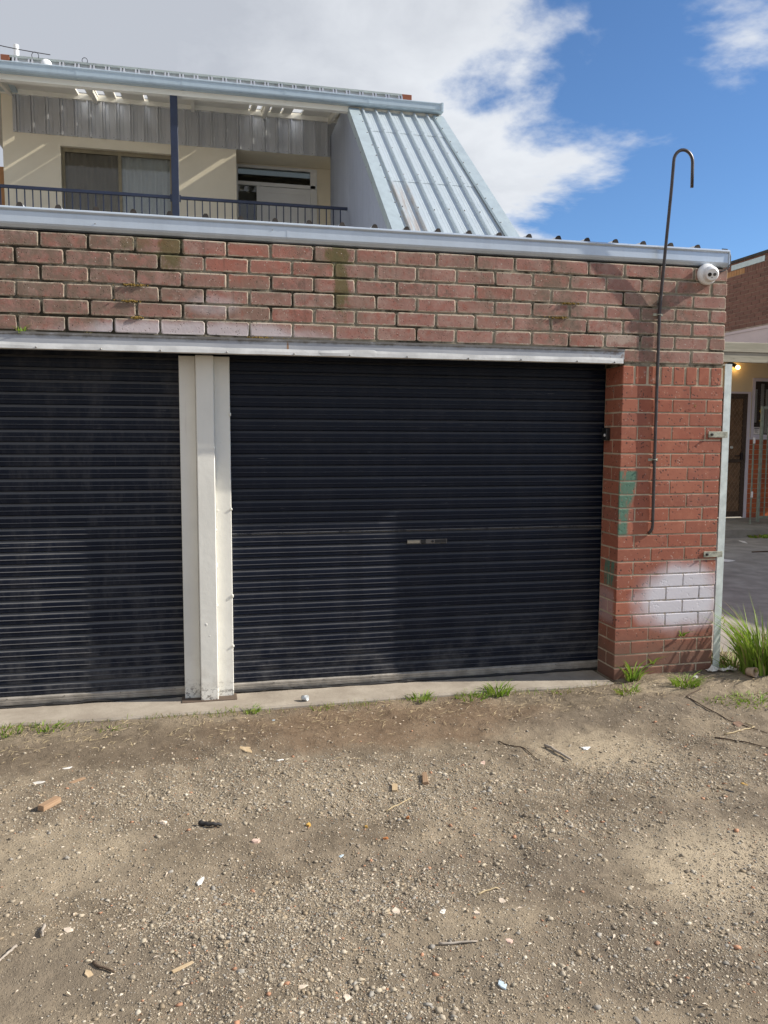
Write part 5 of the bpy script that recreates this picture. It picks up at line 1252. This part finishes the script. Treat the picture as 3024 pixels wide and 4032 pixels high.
shard('cream_stone', 'flat cream stone at the left of the lower lane', 'stone', -3.72, -2.03, 0.036, MT['shard'], 19, 0.010, 1.5)
shard('wood_sliver', 'pale pointed wood sliver at the lower left', 'wood sliver', -3.633, -2.251, 0.028, MT['woodl'], 20, 0.005, 1.8, 5)
shard('wood_sliver', 'cream wood sliver near the bottom centre left', 'wood sliver', -3.029, -2.437, 0.026, MT['shard'], 21, 0.004, 2.2, 5)
shard('round_stone', 'round beige flat stone at the very bottom of the lane', 'stone', -2.905, -2.503, 0.030, MT['shard'], 22, 0.008, 1.2, 9)
shard('bark_piece', 'brown flat bark piece by the long dark twig', 'bark', -0.393, -0.807, 0.085, MT['leaf'], 23, 0.008, 1.5, 7)
shard('yellow_leaf', 'small yellow leaf at the right edge of the lane', 'leaf', -0.87, -1.51, 0.030, MT['yel'], 24, 0.002, 1.5)
shard('black_scrap', 'thin black rubber scrap below the yellow leaf', 'rubber scrap', -0.982, -1.546, 0.028, MT['rubber'], 25, 0.005, 2.6)
shard('grey_stone', 'flat grey oval stone above the straight pale stick', 'stone', -1.37, -0.93, 0.050, MT['card'], 26, 0.008, 1.6, 9)
shard('paper_scrap', 'crumpled dirty white paper before the pier foot', 'paper', -0.20, -0.12, 0.055, MT['paper'], 27, 0.014, 1.3, 9)
shard('flat_straw_clump', 'pale flattened wood scrap on the dirt below the white column', 'wood scrap', -3.08, -0.56, 0.10, MT['woodl'], 28, 0.004, 2.0, 7)
# crushed paper cup and wrappers by the tall grass
pc = thing('paper_cup', 'crushed tan paper cup lying beside the tall grass', 'cup', (0.16, -0.17, gz(.16, -.17)))
MB().lathe([(0.025, 0), (0.027, 0.015), (0.030, 0.038), (0.033, 0.058), (0.0315, 0.058), (0.028, 0.035), (0.024, 0.004)], (0.15, -0.16, gz(.14, -.17)+0.026), (0.35, -0.9, 0.12), 18).build('cup_body', plain('tan_paper', (0.46, 0.34, 0.24), 0.8, 0, 0.15, 30), pc, smooth=True)
def wrapper(label, x, y, L, w, ang, mat, seed, hz):
    r = random.Random(seed); n = 9; V = []; c, s_ = math.cos(ang), math.sin(ang)
    for i in range(n):
        for k in range(4):
            a = L*(i/(n-1)-.5); b_ = w*(k/3-.5)*r.uniform(.7, 1.2); X, Y = x+a*c-b_*s_, y+a*s_+b_*c
            V.append((X, Y, gz(X, Y)+0.006+hz*abs(r.gauss(0, .5))))
    F = [(4*i+k, 4*i+4+k, 4*i+5+k, 4*i+1+k) for i in range(n-1) for k in range(3)]
    return MB().add(V, F).build('wrapper', mat, None, loc=(x, y, gz(x, y)), label=label, cat='wrapper', group='wrappers by the tall grass')
wrapper('crumpled white wrapper left of the crushed paper cup', 0.03, -0.06, 0.19, 0.06, -0.15, MT['paper'], 3, 0.03)
wrapper('pale foil wrapper tucked in the grass behind the paper cup', 0.33, -0.05, 0.16, 0.05, -0.3, MT['bluec'], 4, 0.03)
wrapper('flat white paper sheet right of the crushed paper cup', 0.33, -0.30, 0.13, 0.06, -0.4, MT['shard'], 5, 0.008)
cu = MB(); cu.lathe([(0.014, 0), (0.017, 0.036), (0.0165, 0.036), (0.0135, 0.002)], (-2.717, 0.02, 0.017), (0.8, -0.55, 0.1), 16)
cu.build('plastic_cup', MT['cup'], None, smooth=True, loc=(-2.717, 0.02, 0.0), label='small clear plastic cup lying on the concrete apron edge', cat='cup')
shard('white_scrap', 'thin white paper litter nearest the concrete step on the driveway', 'paper', 4.75, 5.95, 0.30, MT['paper'], 31, 0.01, 2.0)
shard('white_scrap', 'white plastic litter in the middle of the shaded driveway', 'paper', 3.35, 4.35, 0.26, MT['paper'], 32, 0.01, 2.2)
shard('white_scrap', 'long pale litter strip on the shaded driveway closest to the garage', 'paper', 2.25, 3.15, 0.20, MT['paper'], 33, 0.008, 3.0)
dry_ = twig('dry_branch', 'dead twisted twig across the shaded driveway', [(4.1, 5.0), (4.5, 5.0), (4.9, 4.95)], 0.012, MT['twigd'], 'twig', 40)
